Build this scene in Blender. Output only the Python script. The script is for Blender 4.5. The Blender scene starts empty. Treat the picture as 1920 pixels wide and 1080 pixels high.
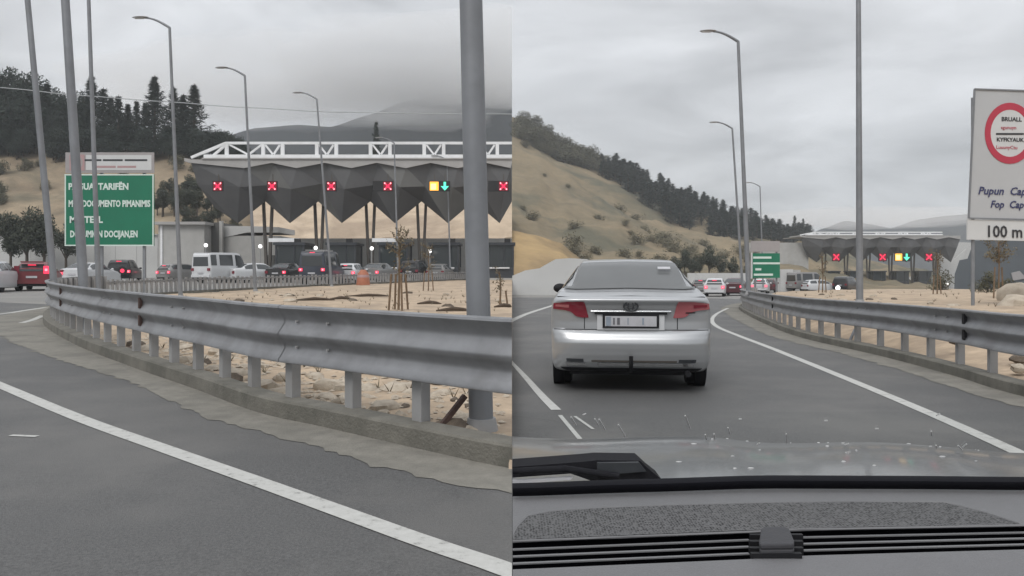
import bpy, math, random
from mathutils import Vector, Matrix, noise as mnoise
from mathutils.geometry import tessellate_polygon

random.seed(7)
R = math.radians
sc = bpy.context.scene
COL = sc.collection

# ------------------------------------------------------------------ camera
F, YH, CH = 1500.0, 515.0, 1.25          # focal length in px of a 1920 px frame, horizon row, eye height
cd = bpy.data.cameras.new('camera')
cam = bpy.data.objects.new('camera', cd)
COL.objects.link(cam)
cam.location = (0, 0, CH)
cam.rotation_euler = (R(90), 0, 0)
cd.sensor_width = 36.0
cd.lens = F / 1920 * 36.0
cd.shift_y = -(540 - YH) / 1920
cd.clip_start = 0.05
cd.clip_end = 9000
sc.camera = cam

# ------------------------------------------------------------------ sky, sun, exposure
SUN_EL, SUN_AZ = R(48), R(205)            # azimuth clockwise from +Y
w = bpy.data.worlds.new('World')
sc.world = w
w.use_nodes = True
nt = w.node_tree
nt.nodes.clear()
N = nt.nodes.new
L = nt.links.new


def mth(nt, op, a, b=None, c=None):
    n = nt.nodes.new('ShaderNodeMath')
    n.operation = op
    for i, v in enumerate((a, b, c)):
        if v is None:
            continue
        if isinstance(v, (int, float)):
            n.inputs[i].default_value = v
        else:
            nt.links.new(v, n.inputs[i])
    return n.outputs[0]


def ramp(nt, fac, stops):
    n = nt.nodes.new('ShaderNodeValToRGB')
    cr = n.color_ramp
    while len(cr.elements) < len(stops):
        cr.elements.new(0.5)
    for e, (p, c) in zip(cr.elements, stops):
        e.position = p
        e.color = (c[0], c[1], c[2], 1)
    nt.links.new(fac, n.inputs[0])
    return n.outputs[0]


def mix(nt, fac, a, b, blend='MIX'):
    n = nt.nodes.new('ShaderNodeMix')
    n.data_type = 'RGBA'
    n.blend_type = blend
    for s, v in ((n.inputs[0], fac), (n.inputs[6], a), (n.inputs[7], b)):
        if isinstance(v, (int, float)):
            s.default_value = v
        elif isinstance(v, tuple):
            s.default_value = (v[0], v[1], v[2], 1)
        else:
            nt.links.new(v, s)
    return n.outputs[2]


sky = N('ShaderNodeTexSky')
sky.sky_type = 'NISHITA'
sky.sun_disc = False
sky.sun_elevation = SUN_EL
sky.sun_rotation = SUN_AZ
tc = N('ShaderNodeTexCoord')
sep = N('ShaderNodeSeparateXYZ')
L(tc.outputs['Generated'], sep.inputs[0])
zc = mth(nt, 'MAXIMUM', sep.outputs[2], 0.0)
cie = mth(nt, 'MULTIPLY_ADD', zc, 1.9, 1.0)                # overcast sky: zenith three times the horizon
den = mth(nt, 'ADD', zc, 0.16)
cmb = N('ShaderNodeCombineXYZ')
L(mth(nt, 'DIVIDE', sep.outputs[0], den), cmb.inputs[0])
L(mth(nt, 'DIVIDE', sep.outputs[1], den), cmb.inputs[1])
n1 = N('ShaderNodeTexNoise')
n1.inputs['Scale'].default_value = 1.25
n1.inputs['Detail'].default_value = 4
n1.inputs['Roughness'].default_value = 0.56
n1.inputs['Distortion'].default_value = 0.5
L(cmb.outputs[0], n1.inputs['Vector'])
cloudv = mth(nt, 'MULTIPLY_ADD', n1.outputs[0], 2.1, -0.05)
lum = mth(nt, 'MULTIPLY', cie, cloudv)
lum = mth(nt, 'MULTIPLY', lum, 3.75)
ccol = mix(nt, 1.0, (0.97, 0.99, 1.025), lum, 'MULTIPLY')
wcol = mix(nt, 0.94, sky.outputs[0], ccol)
bg = N('ShaderNodeBackground')
bg.inputs[1].default_value = 0.1
L(wcol, bg.inputs[0])
wo = N('ShaderNodeOutputWorld')
L(bg.outputs[0], wo.inputs[0])

sd = bpy.data.lights.new('sun', 'SUN')
sd.energy = 1.3
sd.angle = R(28)
sd.color = (1.0, 0.97, 0.93)
sun = bpy.data.objects.new('sun', sd)
COL.objects.link(sun)
sun.rotation_euler = (R(90) - SUN_EL, 0, math.pi - SUN_AZ)

sc.view_settings.view_transform = 'Standard'
sc.view_settings.look = 'None'
sc.view_settings.exposure = 0.32
sc.view_settings.gamma = 1.0
sc.view_settings.use_curve_mapping = False
sc.cycles.use_denoising = True
sc.cycles.max_bounces = 6
sc.cycles.diffuse_bounces = 3
sc.cycles.glossy_bounces = 3
sc.cycles.transparent_max_bounces = 12
sc.cycles.volume_bounces = 2


# ------------------------------------------------------------------ pixel helpers (where things stand)
def P(px, py, d):
    return Vector(((px - 960) / F * d, d, CH - (py - YH) / F * d))


def gz(x, y):
    """height of the ground: the left road climbs a little, the right one dips"""
    if x <= 0:
        return 0.010 * max(0.0, min(y, 95.0))
    return -0.008 * max(0.0, min(y, 200.0))


def GL(px, py):
    d = F * CH / (py - 500.0)
    return Vector(((px - 960) / F * d, d, 0.010 * d))


def GR(px, py):
    d = F * CH / (py - 527.0)
    return Vector(((px - 960) / F * d, d, -0.008 * d))


def AT(px, d, dz=0.0):
    x = (px - 960) / F * d
    return Vector((x, d, gz(x, d) + dz))


def lerp(a, b, t):
    return a + (b - a) * t


def interp(tab, x):
    if x <= tab[0][0]:
        return tab[0][1]
    for (x0, y0), (x1, y1) in zip(tab, tab[1:]):
        if x <= x1:
            t = (x - x0) / (x1 - x0)
            t = t * t * (3 - 2 * t) * 0.4 + t * 0.6
            return y0 + (y1 - y0) * t
    return tab[-1][1]


def fbm(x, y, z=0.0, o=4):
    s, a, f = 0.0, 0.5, 1.0
    for _ in range(o):
        s += a * mnoise.noise((x * f, y * f, z + f * 3.7))
        a *= 0.5
        f *= 2.0
    return s


# ------------------------------------------------------------------ materials
MATS = {}


def mat(name, base, rough=0.6, metal=0.0, var=0.12, vscale=3.0, bump=0.0, bscale=40.0, emit=None, estr=0.0,
        tint=None, tscale=0.6, tfac=0.5, coat=0.0, spec=0.5, detail=5.0):
    m = bpy.data.materials.new(name)
    m.use_nodes = True
    t = m.node_tree
    b = t.nodes['Principled BSDF']
    tcn = t.nodes.new('ShaderNodeTexCoord')
    nz = t.nodes.new('ShaderNodeTexNoise')
    nz.inputs['Scale'].default_value = vscale
    nz.inputs['Detail'].default_value = detail
    nz.inputs['Roughness'].default_value = 0.6
    t.links.new(tcn.outputs['Object'], nz.inputs['Vector'])
    lo = tuple(c * (1 - var) for c in base)
    hi = tuple(min(1.0, c * (1 + var)) for c in base)
    col = ramp(t, nz.outputs[0], [(0.3, lo), (0.7, hi)])
    if tint:
        n2 = t.nodes.new('ShaderNodeTexNoise')
        n2.inputs['Scale'].default_value = tscale
        n2.inputs['Detail'].default_value = 6
        n2.inputs['Roughness'].default_value = 0.62
        t.links.new(tcn.outputs['Object'], n2.inputs['Vector'])
        f = ramp(t, n2.outputs[0], [(0.46, (0, 0, 0)), (0.62, (tfac, tfac, tfac))])
        col = mix(t, f, col, tint)
    t.links.new(col, b.inputs['Base Color'])
    b.inputs['Roughness'].default_value = rough
    b.inputs['Metallic'].default_value = metal
    b.inputs['Specular IOR Level'].default_value = spec
    if coat:
        b.inputs['Coat Weight'].default_value = coat
        b.inputs['Coat Roughness'].default_value = 0.08
    if bump:
        n3 = t.nodes.new('ShaderNodeTexNoise')
        n3.inputs['Scale'].default_value = bscale
        n3.inputs['Detail'].default_value = 6
        t.links.new(tcn.outputs['Object'], n3.inputs['Vector'])
        bp = t.nodes.new('ShaderNodeBump')
        bp.inputs['Strength'].default_value = bump
        bp.inputs['Distance'].default_value = 0.02
        t.links.new(n3.outputs[0], bp.inputs['Height'])
        t.links.new(bp.outputs[0], b.inputs['Normal'])
    if emit:
        b.inputs['Emission Color'].default_value = (*emit, 1)
        b.inputs['Emission Strength'].default_value = estr
    MATS[name] = m
    return m


M = MATS
mat('asphalt', (0.092, 0.092, 0.091), 0.62, var=0.34, vscale=70, bump=0.5, bscale=170, tint=(0.135, 0.132, 0.126), tscale=0.45, tfac=0.8, detail=3)
mat('asphalt_plaza', (0.20, 0.195, 0.185), 0.85, var=0.10, vscale=5, bump=0.2, bscale=60, tint=(0.25, 0.24, 0.22), tscale=0.12, tfac=0.8)
mat('dusty_concrete', (0.20, 0.19, 0.165), 0.9, var=0.16, vscale=9, bump=0.4, bscale=60, tint=(0.13, 0.125, 0.11), tscale=1.1, tfac=0.7)
mat('kerb_concrete', (0.145, 0.138, 0.118), 0.9, var=0.16, vscale=6, bump=0.5, bscale=50, tint=(0.085, 0.083, 0.07), tscale=1.6, tfac=0.75)
mat('wall_concrete', (0.42, 0.415, 0.40), 0.88, var=0.07, vscale=1.2, bump=0.2, bscale=8, tint=(0.34, 0.335, 0.32), tscale=0.25, tfac=0.6)
mat('pale_concrete', (0.52, 0.52, 0.51), 0.85, var=0.06, vscale=0.8, tint=(0.44, 0.44, 0.43), tscale=0.2, tfac=0.6)
mat('dark_wall', (0.105, 0.104, 0.1), 0.8, var=0.1, vscale=0.7)
mat('zinc', (0.26, 0.265, 0.275), 0.5, 0.55, var=0.10, vscale=5, tint=(0.19, 0.19, 0.195), tscale=2.2, tfac=0.7, bump=0.06, bscale=12)
mat('zinc_pole', (0.23, 0.24, 0.255), 0.55, 0.35, var=0.08, vscale=3, tint=(0.17, 0.175, 0.185), tscale=1.2, tfac=0.6)
mat('zinc_post', (0.33, 0.33, 0.33), 0.6, 0.25, var=0.1, vscale=6, tint=(0.24, 0.235, 0.225), tscale=3, tfac=0.6)
mat('rust', (0.062, 0.036, 0.030), 0.85, var=0.25, vscale=18, bump=0.3, bscale=60)
mat('sand', (0.42, 0.325, 0.23), 0.95, var=0.22, vscale=2.4, bump=0.6, bscale=14, tint=(0.27, 0.21, 0.155), tscale=0.8, tfac=0.75)
mat('stone', (0.46, 0.40, 0.32), 0.9, var=0.2, vscale=5, bump=0.5, bscale=20, tint=(0.28, 0.23, 0.18), tscale=2.5, tfac=0.7)
mat('dark_stone', (0.12, 0.095, 0.072), 0.9, var=0.25, vscale=5, bump=0.5, bscale=20)
mat('wood', (0.17, 0.115, 0.07), 0.85, var=0.2, vscale=12, bump=0.3, bscale=30)
mat('dead_wood', (0.07, 0.05, 0.035), 0.9, var=0.2, vscale=12)
mat('bark', (0.075, 0.06, 0.048), 0.95, var=0.25, vscale=10, bump=0.5, bscale=20)
mat('needles', (0.030, 0.042, 0.034), 0.75, var=0.4, vscale=1.6, spec=0.25)
mat('needles_far', (0.028, 0.040, 0.033), 0.8, var=0.4, vscale=0.9, spec=0.2)
mat('leaves', (0.060, 0.068, 0.050), 0.75, var=0.35, vscale=1.8, spec=0.25)
mat('dry_leaves', (0.155, 0.13, 0.085), 0.85, var=0.35, vscale=3)
mat('scrub', (0.11, 0.108, 0.075), 0.9, var=0.4, vscale=1.2, spec=0.15)
mat('hill_bush', (0.165, 0.150, 0.102), 0.9, var=0.4, vscale=1.2, spec=0.1)
mat('white_paint', (0.78, 0.79, 0.80), 0.5, var=0.04, vscale=2, tint=(0.62, 0.62, 0.61), tscale=0.7, tfac=0.5)
mat('roof_edge', (0.36, 0.35, 0.34), 0.7, var=0.08, vscale=0.9)
mat('canopy', (0.10, 0.10, 0.102), 0.55, 0.1, var=0.10, vscale=0.6)
mat('canopy_pale', (0.145, 0.145, 0.14), 0.55, 0.1, var=0.10, vscale=0.6)
mat('column', (0.085, 0.075, 0.066), 0.7, var=0.1, vscale=1.5)
mat('booth', (0.045, 0.05, 0.058), 0.4, 0.2, var=0.1, vscale=2)
mat('booth_glass', (0.035, 0.042, 0.045), 0.12, var=0.1, vscale=1)
mat('sign_green', (0.006, 0.155, 0.085), 0.5, var=0.10, vscale=0.8)
mat('sign_white', (0.55, 0.56, 0.56), 0.5, var=0.05, vscale=1.2)
mat('sign_board', (0.43, 0.44, 0.45), 0.5, var=0.05, vscale=0.8)
mat('sign_text', (0.62, 0.72, 0.67), 0.5, var=0.04)
mat('sign_red', (0.42, 0.035, 0.065), 0.5, var=0.06)
mat('sign_black', (0.03, 0.03, 0.033), 0.5, var=0.05)
mat('sign_navy', (0.035, 0.04, 0.115), 0.5, var=0.05)
mat('sign_grey', (0.33, 0.31, 0.31), 0.6, var=0.05)
mat('sign_pink', (0.40, 0.26, 0.26), 0.6, var=0.05)
mat('signal_box', (0.012, 0.012, 0.013), 0.5, var=0.1)
mat('led_red', (0.6, 0.02, 0.06), 0.4, emit=(1.0, 0.02, 0.09), estr=0.85)
mat('led_dim', (0.05, 0.002, 0.006), 0.4, emit=(0.5, 0.004, 0.03), estr=0.28)
mat('led_tip', (0.8, 0.4, 0.4), 0.4, emit=(1.0, 0.55, 0.6), estr=1.0)
mat('led_green', (0.1, 0.6, 0.4), 0.4, emit=(0.08, 0.85, 0.5), estr=1.0)
mat('led_amber', (0.8, 0.4, 0.05), 0.4, emit=(1.0, 0.46, 0.05), estr=0.95)
mat('led_amber_pale', (0.9, 0.7, 0.3), 0.4, emit=(1.0, 0.72, 0.28), estr=0.95)
mat('lamp_globe', (0.9, 0.9, 0.9), 0.4, emit=(1.0, 0.98, 0.95), estr=1.6)
mat('silver', (0.40, 0.41, 0.42), 0.30, 0.5, var=0.03, vscale=1.5, coat=0.5)
mat('red_paint', (0.16, 0.022, 0.028), 0.4, var=0.05, coat=0.4)
mat('white_car', (0.56, 0.57, 0.58), 0.38, var=0.03, coat=0.4)
mat('black_car', (0.018, 0.018, 0.02), 0.3, var=0.05, coat=0.4)
mat('blue_car', (0.035, 0.042, 0.058), 0.4, var=0.05, coat=0.3)
mat('grey_car', (0.24, 0.235, 0.23), 0.4, 0.3, var=0.04, coat=0.4)
mat('maroon_car', (0.07, 0.018, 0.022), 0.4, var=0.05, coat=0.3)
mat('car_glass', (0.045, 0.05, 0.053), 0.1, var=0.05, vscale=0.8, spec=0.7)
mat('rear_glass', (0.125, 0.13, 0.132), 0.18, var=0.10, vscale=1.4, spec=0.35)
mat('tyre', (0.016, 0.016, 0.017), 0.85, var=0.1, vscale=8)
mat('rim', (0.26, 0.265, 0.27), 0.4, 0.7, var=0.05)
mat('trim_black', (0.012, 0.012, 0.014), 0.6, var=0.1, spec=0.25)
mat('tail_red', (0.19, 0.014, 0.028), 0.22, var=0.08, vscale=8, coat=0.5)
mat('tail_pink', (0.36, 0.105, 0.115), 0.25, var=0.08, vscale=8, coat=0.5)
mat('brake_lit', (0.7, 0.02, 0.05), 0.3, emit=(1.0, 0.05, 0.12), estr=0.9)
mat('brake_core', (0.9, 0.3, 0.35), 0.3, emit=(1.0, 0.28, 0.36), estr=1.0)
mat('headlight', (0.55, 0.56, 0.57), 0.15, var=0.05, coat=0.5)
mat('headlight_lit', (0.9, 0.9, 0.9), 0.2, emit=(1, 1, 1), estr=1.0)
mat('plate', (0.46, 0.46, 0.48), 0.45, var=0.10, vscale=8)
mat('plate_mark', (0.12, 0.12, 0.13), 0.5, var=0.1)
mat('plate_blue', (0.25, 0.29, 0.34), 0.5, var=0.1)
mat('chrome', (0.62, 0.63, 0.64), 0.18, 0.9, var=0.03)
mat('orange', (0.36, 0.13, 0.07), 0.6, var=0.12, vscale=4)
mat('dash', (0.145, 0.145, 0.15), 0.62, var=0.05, vscale=14, bump=0.25, bscale=500)
mat('dash_black', (0.003, 0.003, 0.004), 0.9, var=0.1, spec=0.0)
mat('slat', (0.15, 0.15, 0.155), 0.5, var=0.05, vscale=8, spec=0.3)
mat('knob', (0.055, 0.055, 0.06), 0.6, spec=0.2, var=0.06, vscale=20, bump=0.1, bscale=400)
mat('bonnet', (0.15, 0.154, 0.158), 0.34, 0.2, var=0.10, vscale=2.5, coat=0.6, bump=0.25, bscale=7)
mat('rubber', (0.008, 0.008, 0.011), 0.7, var=0.15, vscale=10, spec=0.12)
mat('wiper_grey', (0.030, 0.033, 0.038), 0.4, var=0.15, vscale=16)
mat('droplet', (0.55, 0.55, 0.55), 0.3, var=0.1)
mat('cable', (0.42, 0.44, 0.45), 0.6, var=0.05)
mat('portal', (0.085, 0.098, 0.11), 0.8, var=0.12, vscale=0.3)
mat('white_rock', (0.50, 0.50, 0.49), 0.85, var=0.06, vscale=0.2)


def hill_mat(name, tan, brown, green, s1, s2):
    m = bpy.data.materials.new(name)
    m.use_nodes = True
    t = m.node_tree
    b = t.nodes['Principled BSDF']
    b.inputs['Roughness'].default_value = 0.97
    b.inputs['Specular IOR Level'].default_value = 0.1
    tcn = t.nodes.new('ShaderNodeTexCoord')

    def nz(s, d=6, r=0.62, dist=0.0):
        n = t.nodes.new('ShaderNodeTexNoise')
        n.inputs['Scale'].default_value = s
        n.inputs['Detail'].default_value = d
        n.inputs['Roughness'].default_value = r
        n.inputs['Distortion'].default_value = dist
        t.links.new(tcn.outputs['Object'], n.inputs['Vector'])
        return n.outputs[0]
    c = mix(t, ramp(t, nz(s1, 7, 0.65), [(0.38, (0, 0, 0)), (0.64, (1, 1, 1))]), tan, brown)
    c = mix(t, ramp(t, nz(s2, 7, 0.6, 0.6), [(0.50, (0, 0, 0)), (0.62, (0.85, 0.85, 0.85))]), c, green)
    c = mix(t, ramp(t, nz(0.5, 5, 0.6), [(0.3, (0.22, 0.22, 0.22)), (0.7, (0, 0, 0))]), c, (0.07, 0.06, 0.045))
    t.links.new(c, b.inputs['Base Color'])
    bp = t.nodes.new('ShaderNodeBump')
    bp.inputs['Strength'].default_value = 0.6
    bp.inputs['Distance'].default_value = 0.6
    t.links.new(nz(0.35, 7), bp.inputs['Height'])
    t.links.new(bp.outputs[0], b.inputs['Normal'])
    MATS[name] = m


hill_mat('hill_dirt', (0.33, 0.265, 0.185), (0.215, 0.17, 0.12), (0.115, 0.108, 0.080), 0.09, 0.05)
hill_mat('hill_grass', (0.265, 0.212, 0.138), (0.18, 0.15, 0.10), (0.105, 0.106, 0.078), 0.06, 0.03)
hill_mat('cut_slope', (0.58, 0.47, 0.35), (0.47, 0.37, 0.27), (0.36, 0.28, 0.21), 0.09, 0.06)
hill_mat('hill_yellow', (0.42, 0.30, 0.155), (0.33, 0.235, 0.13), (0.20, 0.15, 0.09), 0.08, 0.05)
hill_mat('mountain_far', (0.036, 0.045, 0.054), (0.024, 0.032, 0.04), (0.016, 0.023, 0.027), 0.012, 0.006)


def paint_mat():
    """worn white road paint: chipped where the asphalt shows through"""
    m = bpy.data.materials.new('road_paint')
    m.use_nodes = True
    t = m.node_tree
    b = t.nodes['Principled BSDF']
    tcn = t.nodes.new('ShaderNodeTexCoord')
    n = t.nodes.new('ShaderNodeTexNoise')
    n.inputs['Scale'].default_value = 14
    n.inputs['Detail'].default_value = 8
    n.inputs['Roughness'].default_value = 0.75
    t.links.new(tcn.outputs['Object'], n.inputs['Vector'])
    c = ramp(t, n.outputs[0], [(0.31, (0.17, 0.168, 0.16)), (0.43, (0.42, 0.42, 0.40)), (0.8, (0.52, 0.52, 0.50))])
    t.links.new(c, b.inputs['Base Color'])
    b.inputs['Roughness'].default_value = 0.75
    MATS['road_paint'] = m


paint_mat()


def knurl_mat():
    """perforated dashboard cloth: small dark dimples"""
    m = bpy.data.materials.new('knurl')
    m.use_nodes = True
    t = m.node_tree
    b = t.nodes['Principled BSDF']
    tcn = t.nodes.new('ShaderNodeTexCoord')
    v = t.nodes.new('ShaderNodeTexVoronoi')
    v.inputs['Scale'].default_value = 430
    v.inputs['Randomness'].default_value = 0.45
    t.links.new(tcn.outputs['Object'], v.inputs['Vector'])
    c = ramp(t, v.outputs[0], [(0.18, (0.008, 0.008, 0.009)), (0.55, (0.13, 0.13, 0.132))])
    t.links.new(c, b.inputs['Base Color'])
    bp = t.nodes.new('ShaderNodeBump')
    bp.inputs['Strength'].default_value = 0.8
    bp.inputs['Distance'].default_value = 0.002
    t.links.new(v.outputs[0], bp.inputs['Height'])
    t.links.new(bp.outputs[0], b.inputs['Normal'])
    b.inputs['Roughness'].default_value = 0.8
    b.inputs['Specular IOR Level'].default_value = 0.15
    MATS['knurl'] = m


knurl_mat()


def glass_mat():
    m = bpy.data.materials.new('windscreen')
    m.use_nodes = True
    t = m.node_tree
    t.nodes.clear()
    o = t.nodes.new('ShaderNodeOutputMaterial')
    tr = t.nodes.new('ShaderNodeBsdfTransparent')
    tr.inputs[0].default_value = (0.97, 0.98, 0.975, 1)
    gl = t.nodes.new('ShaderNodeBsdfGlossy')
    gl.inputs['Roughness'].default_value = 0.02
    lw = t.nodes.new('ShaderNodeFresnel')
    lw.inputs[0].default_value = 1.3
    mx = t.nodes.new('ShaderNodeMixShader')
    t.links.new(lw.outputs[0], mx.inputs[0])
    t.links.new(tr.outputs[0], mx.inputs[1])
    t.links.new(gl.outputs[0], mx.inputs[2])
    t.links.new(mx.outputs[0], o.inputs[0])
    MATS['windscreen'] = m


glass_mat()


# ------------------------------------------------------------------ mesh helpers
ORG = {}


class MB:
    def __init__(s):
        s.v = []
        s.f = []

    def add(s, vs, fs):
        o = len(s.v)
        s.v += [Vector(p) for p in vs]
        s.f += [tuple(i + o for i in f) for f in fs]
        return s

    def box(s, c, size, rz=0.0, rx=0.0, ry=0.0):
        m = Matrix.Rotation(rz, 3, 'Z') @ Matrix.Rotation(ry, 3, 'Y') @ Matrix.Rotation(rx, 3, 'X')
        c = Vector(c)
        x, y, z = size[0] / 2, size[1] / 2, size[2] / 2
        vs = [c + m @ Vector((a * x, b * y, d * z)) for a in (-1, 1) for b in (-1, 1) for d in (-1, 1)]
        return s.add(vs, [(0, 1, 3, 2), (4, 6, 7, 5), (0, 4, 5, 1), (2, 3, 7, 6), (0, 2, 6, 4), (1, 5, 7, 3)])

    def bar(s, a, b, wx, wz=None, up=Vector((0, 0, 1))):
        """square bar from a to b"""
        a, b = Vector(a), Vector(b)
        wz = wz or wx
        d = (b - a).normalized()
        if abs(d.dot(up)) > 0.98:
            up = Vector((0, 1, 0))
        sx = d.cross(up).normalized()
        sz = sx.cross(d).normalized()
        vs = []
        for p in (a, b):
            for i, j in ((-1, -1), (1, -1), (1, 1), (-1, 1)):
                vs.append(p + sx * (i * wx / 2) + sz * (j * wz / 2))
        return s.add(vs, [(3, 2, 1, 0), (4, 5, 6, 7), (0, 1, 5, 4), (1, 2, 6, 5), (2, 3, 7, 6), (3, 0, 4, 7)])

    def tube(s, pts, rad, n=10, caps=True):
        pts = [Vector(p) for p in pts]
        if not hasattr(rad, '__len__'):
            rad = [rad] * len(pts)
        ref = None
        o = len(s.v)
        for i, p in enumerate(pts):
            d = (pts[min(i + 1, len(pts) - 1)] - pts[max(i - 1, 0)]).normalized()
            if ref is None:
                ref = Vector((1, 0, 0)) if abs(d.x) < 0.9 else Vector((0, 1, 0))
            ref = (ref - d * ref.dot(d)).normalized()
            b2 = d.cross(ref)
            for k in range(n):
                a = 2 * math.pi * k / n
                s.v.append(p + (ref * math.cos(a) + b2 * math.sin(a)) * rad[i])
        for i in range(len(pts) - 1):
            for k in range(n):
                k2 = (k + 1) % n
                s.f.append((o + i * n + k, o + i * n + k2, o + (i + 1) * n + k2, o + (i + 1) * n + k))
        if caps:
            s.f.append(tuple(o + k for k in reversed(range(n))))
            e = o + (len(pts) - 1) * n
            s.f.append(tuple(e + k for k in range(n)))
        return s

    def grid(s, fn, nu, nv):
        o = len(s.v)
        for i in range(nu + 1):
            for j in range(nv + 1):
                s.v.append(Vector(fn(i / nu, j / nv)))
        for i in range(nu):
            for j in range(nv):
                a = o + i * (nv + 1) + j
                s.f.append((a, a + nv + 1, a + nv + 2, a + 1))
        return s

    def slab(s, pts, thick):
        """polygon (list of points) thickened along a vector"""
        t = Vector(thick)
        n = len(pts)
        a = [Vector(p) for p in pts]
        vs = a + [p + t for p in a]
        fs = [tuple(range(n)), tuple(reversed(range(n, 2 * n)))]
        for i in range(n):
            j = (i + 1) % n
            fs.append((i, i + n, j + n, j))
        return s.add(vs, fs)

    def poly(s, pts):
        tris = tessellate_polygon([[Vector(p) for p in pts]])
        return s.add(pts, [tuple(t) for t in tris])

    def sphere(s, c, r, n=10, m=6, fn=None):
        c = Vector(c)
        if not hasattr(r, '__len__'):
            r = (r, r, r)

        def f(u, v):
            a, b = 2 * math.pi * u, math.pi * (v - 0.5)
            d = Vector((math.cos(a) * math.cos(b), math.sin(a) * math.cos(b), math.sin(b)))
            k = fn(d) if fn else 1.0
            return c + Vector((d.x * r[0], d.y * r[1], d.z * r[2])) * k
        return s.grid(f, n, m)

    def build(s, name, m, parent=None, smooth=None, local=False, kind=None, clampx=None):
        vs = s.v
        if parent is not None and not local:
            o = ORG.get(parent.name, Vector())
            vs = [p - o for p in vs]
        me = bpy.data.meshes.new(name)
        me.from_pydata([tuple(p) for p in vs], [], s.f)
        me.validate()
        if clampx:
            import bmesh
            x_cut = -(ORG.get(parent.name, Vector()).x if parent is not None and not local else 0.0)
            bm = bmesh.new()
            bm.from_mesh(me)
            sg_ = 1 if clampx == 'L' else -1
            bmesh.ops.bisect_plane(bm, geom=bm.verts[:] + bm.edges[:] + bm.faces[:], plane_co=(x_cut - 0.0005 * sg_, 0, 0), plane_no=(sg_, 0, 0), clear_outer=True)
            bm.to_mesh(me)
            bm.free()
        ob = bpy.data.objects.new(name, me)
        COL.objects.link(ob)
        if isinstance(m, str):
            m = M[m]
        me.materials.append(m)
        if smooth:
            me.polygons.foreach_set('use_smooth', [True] * len(me.polygons))
            me.set_sharp_from_angle(angle=R(smooth))
        if parent is not None:
            ob.parent = parent
            ORG[ob.name] = ORG.get(parent.name, Vector())
        if kind:
            ob['kind'] = kind
        return ob


def fixn(ob):
    import bmesh
    bm = bmesh.new()
    bm.from_mesh(ob.data)
    bmesh.ops.recalc_face_normals(bm, faces=bm.faces)
    bm.to_mesh(ob.data)
    bm.free()
    return ob


def thing(name, label, cat, loc, rz=0.0, group=None):
    o = bpy.data.objects.new(name, None)
    COL.objects.link(o)
    o.empty_display_size = 0.2
    o.location = loc
    o.rotation_euler = (0, 0, rz)
    ORG[o.name] = Vector(loc)
    o['label'] = label
    o['category'] = cat
    if group:
        o['group'] = group
    return o


def tag(o, label, cat, group=None):
    o['label'] = label
    o['category'] = cat
    if group:
        o['group'] = group
    return o


def copy_tree(o, parent=None, label=None, group=None):
    c = o.copy()
    COL.objects.link(c)
    c.parent = parent
    if label:
        c['label'] = label
    if group:
        c['group'] = group
    for ch in o.children:
        copy_tree(ch, c)
    return c


def text_mesh(name, txt, size, mtl, parent, origin, xdir, updir, local=False, thick=0.004, align='LEFT', shear=0.0, sx=1.0, bold=0.0):
    """letters as flat mesh pieces lying on a board"""
    cu = bpy.data.curves.new(name, 'FONT')
    cu.body = txt
    cu.size = size
    cu.align_x = align
    cu.extrude = thick
    cu.shear = shear
    cu.offset = bold
    cu.resolution_u = 2
    tmp = bpy.data.objects.new(name, cu)
    COL.objects.link(tmp)
    dg = bpy.context.evaluated_depsgraph_get()
    me = bpy.data.meshes.new_from_object(tmp.evaluated_get(dg))
    bpy.data.objects.remove(tmp)
    xd, ud = Vector(xdir).normalized(), Vector(updir).normalized()
    nd = xd.cross(ud)
    og = Vector(origin) - (Vector() if local else ORG.get(parent.name, Vector()))
    for v in me.vertices:
        v.co = og + xd * (v.co.x * sx) + ud * v.co.y + nd * v.co.z
    ob = bpy.data.objects.new(name, me)
    COL.objects.link(ob)
    me.materials.clear()
    me.materials.append(M[mtl])
    ob.parent = parent
    return ob


def resample(path, step):
    path = [Vector(p) for p in path]
    # Catmull-Rom smoothing then even spacing
    dense = []
    n = len(path)
    for i in range(n - 1):
        p0, p1, p2, p3 = path[max(i - 1, 0)], path[i], path[i + 1], path[min(i + 2, n - 1)]
        for k in range(12):
            t = k / 12
            dense.append(0.5 * ((2 * p1) + (p2 - p0) * t + (2 * p0 - 5 * p1 + 4 * p2 - p3) * t * t + (3 * p1 - p0 - 3 * p2 + p3) * t ** 3))
    dense.append(path[-1])
    out = [dense[0]]
    acc = 0.0
    for a, b in zip(dense, dense[1:]):
        seg = (b - a).length
        while acc + seg >= step:
            t = (step - acc) / seg
            a = a.lerp(b, t)
            seg = (b - a).length
            out.append(a.copy())
            acc = 0.0
        acc += seg
    out.append(dense[-1])
    return out


def normals2(path):
    """unit normals on the left of the running direction"""
    out = []
    for i in range(len(path)):
        d = path[min(i + 1, len(path) - 1)] - path[max(i - 1, 0)]
        d.z = 0
        d.normalize()
        out.append(Vector((-d.y, d.x, 0)))
    return out


def sweep(mb, path, nrm, prof):
    """sweep an (offset, height) profile along a path"""
    k = len(prof)
    o = len(mb.v)
    for p, n in zip(path, nrm):
        for a, z in prof:
            mb.v.append(p + n * a + Vector((0, 0, z)))
    for i in range(len(path) - 1):
        for j in range(k - 1):
            a = o + i * k + j
            mb.f.append((a, a + 1, a + k + 1, a + k))
    return mb


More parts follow.
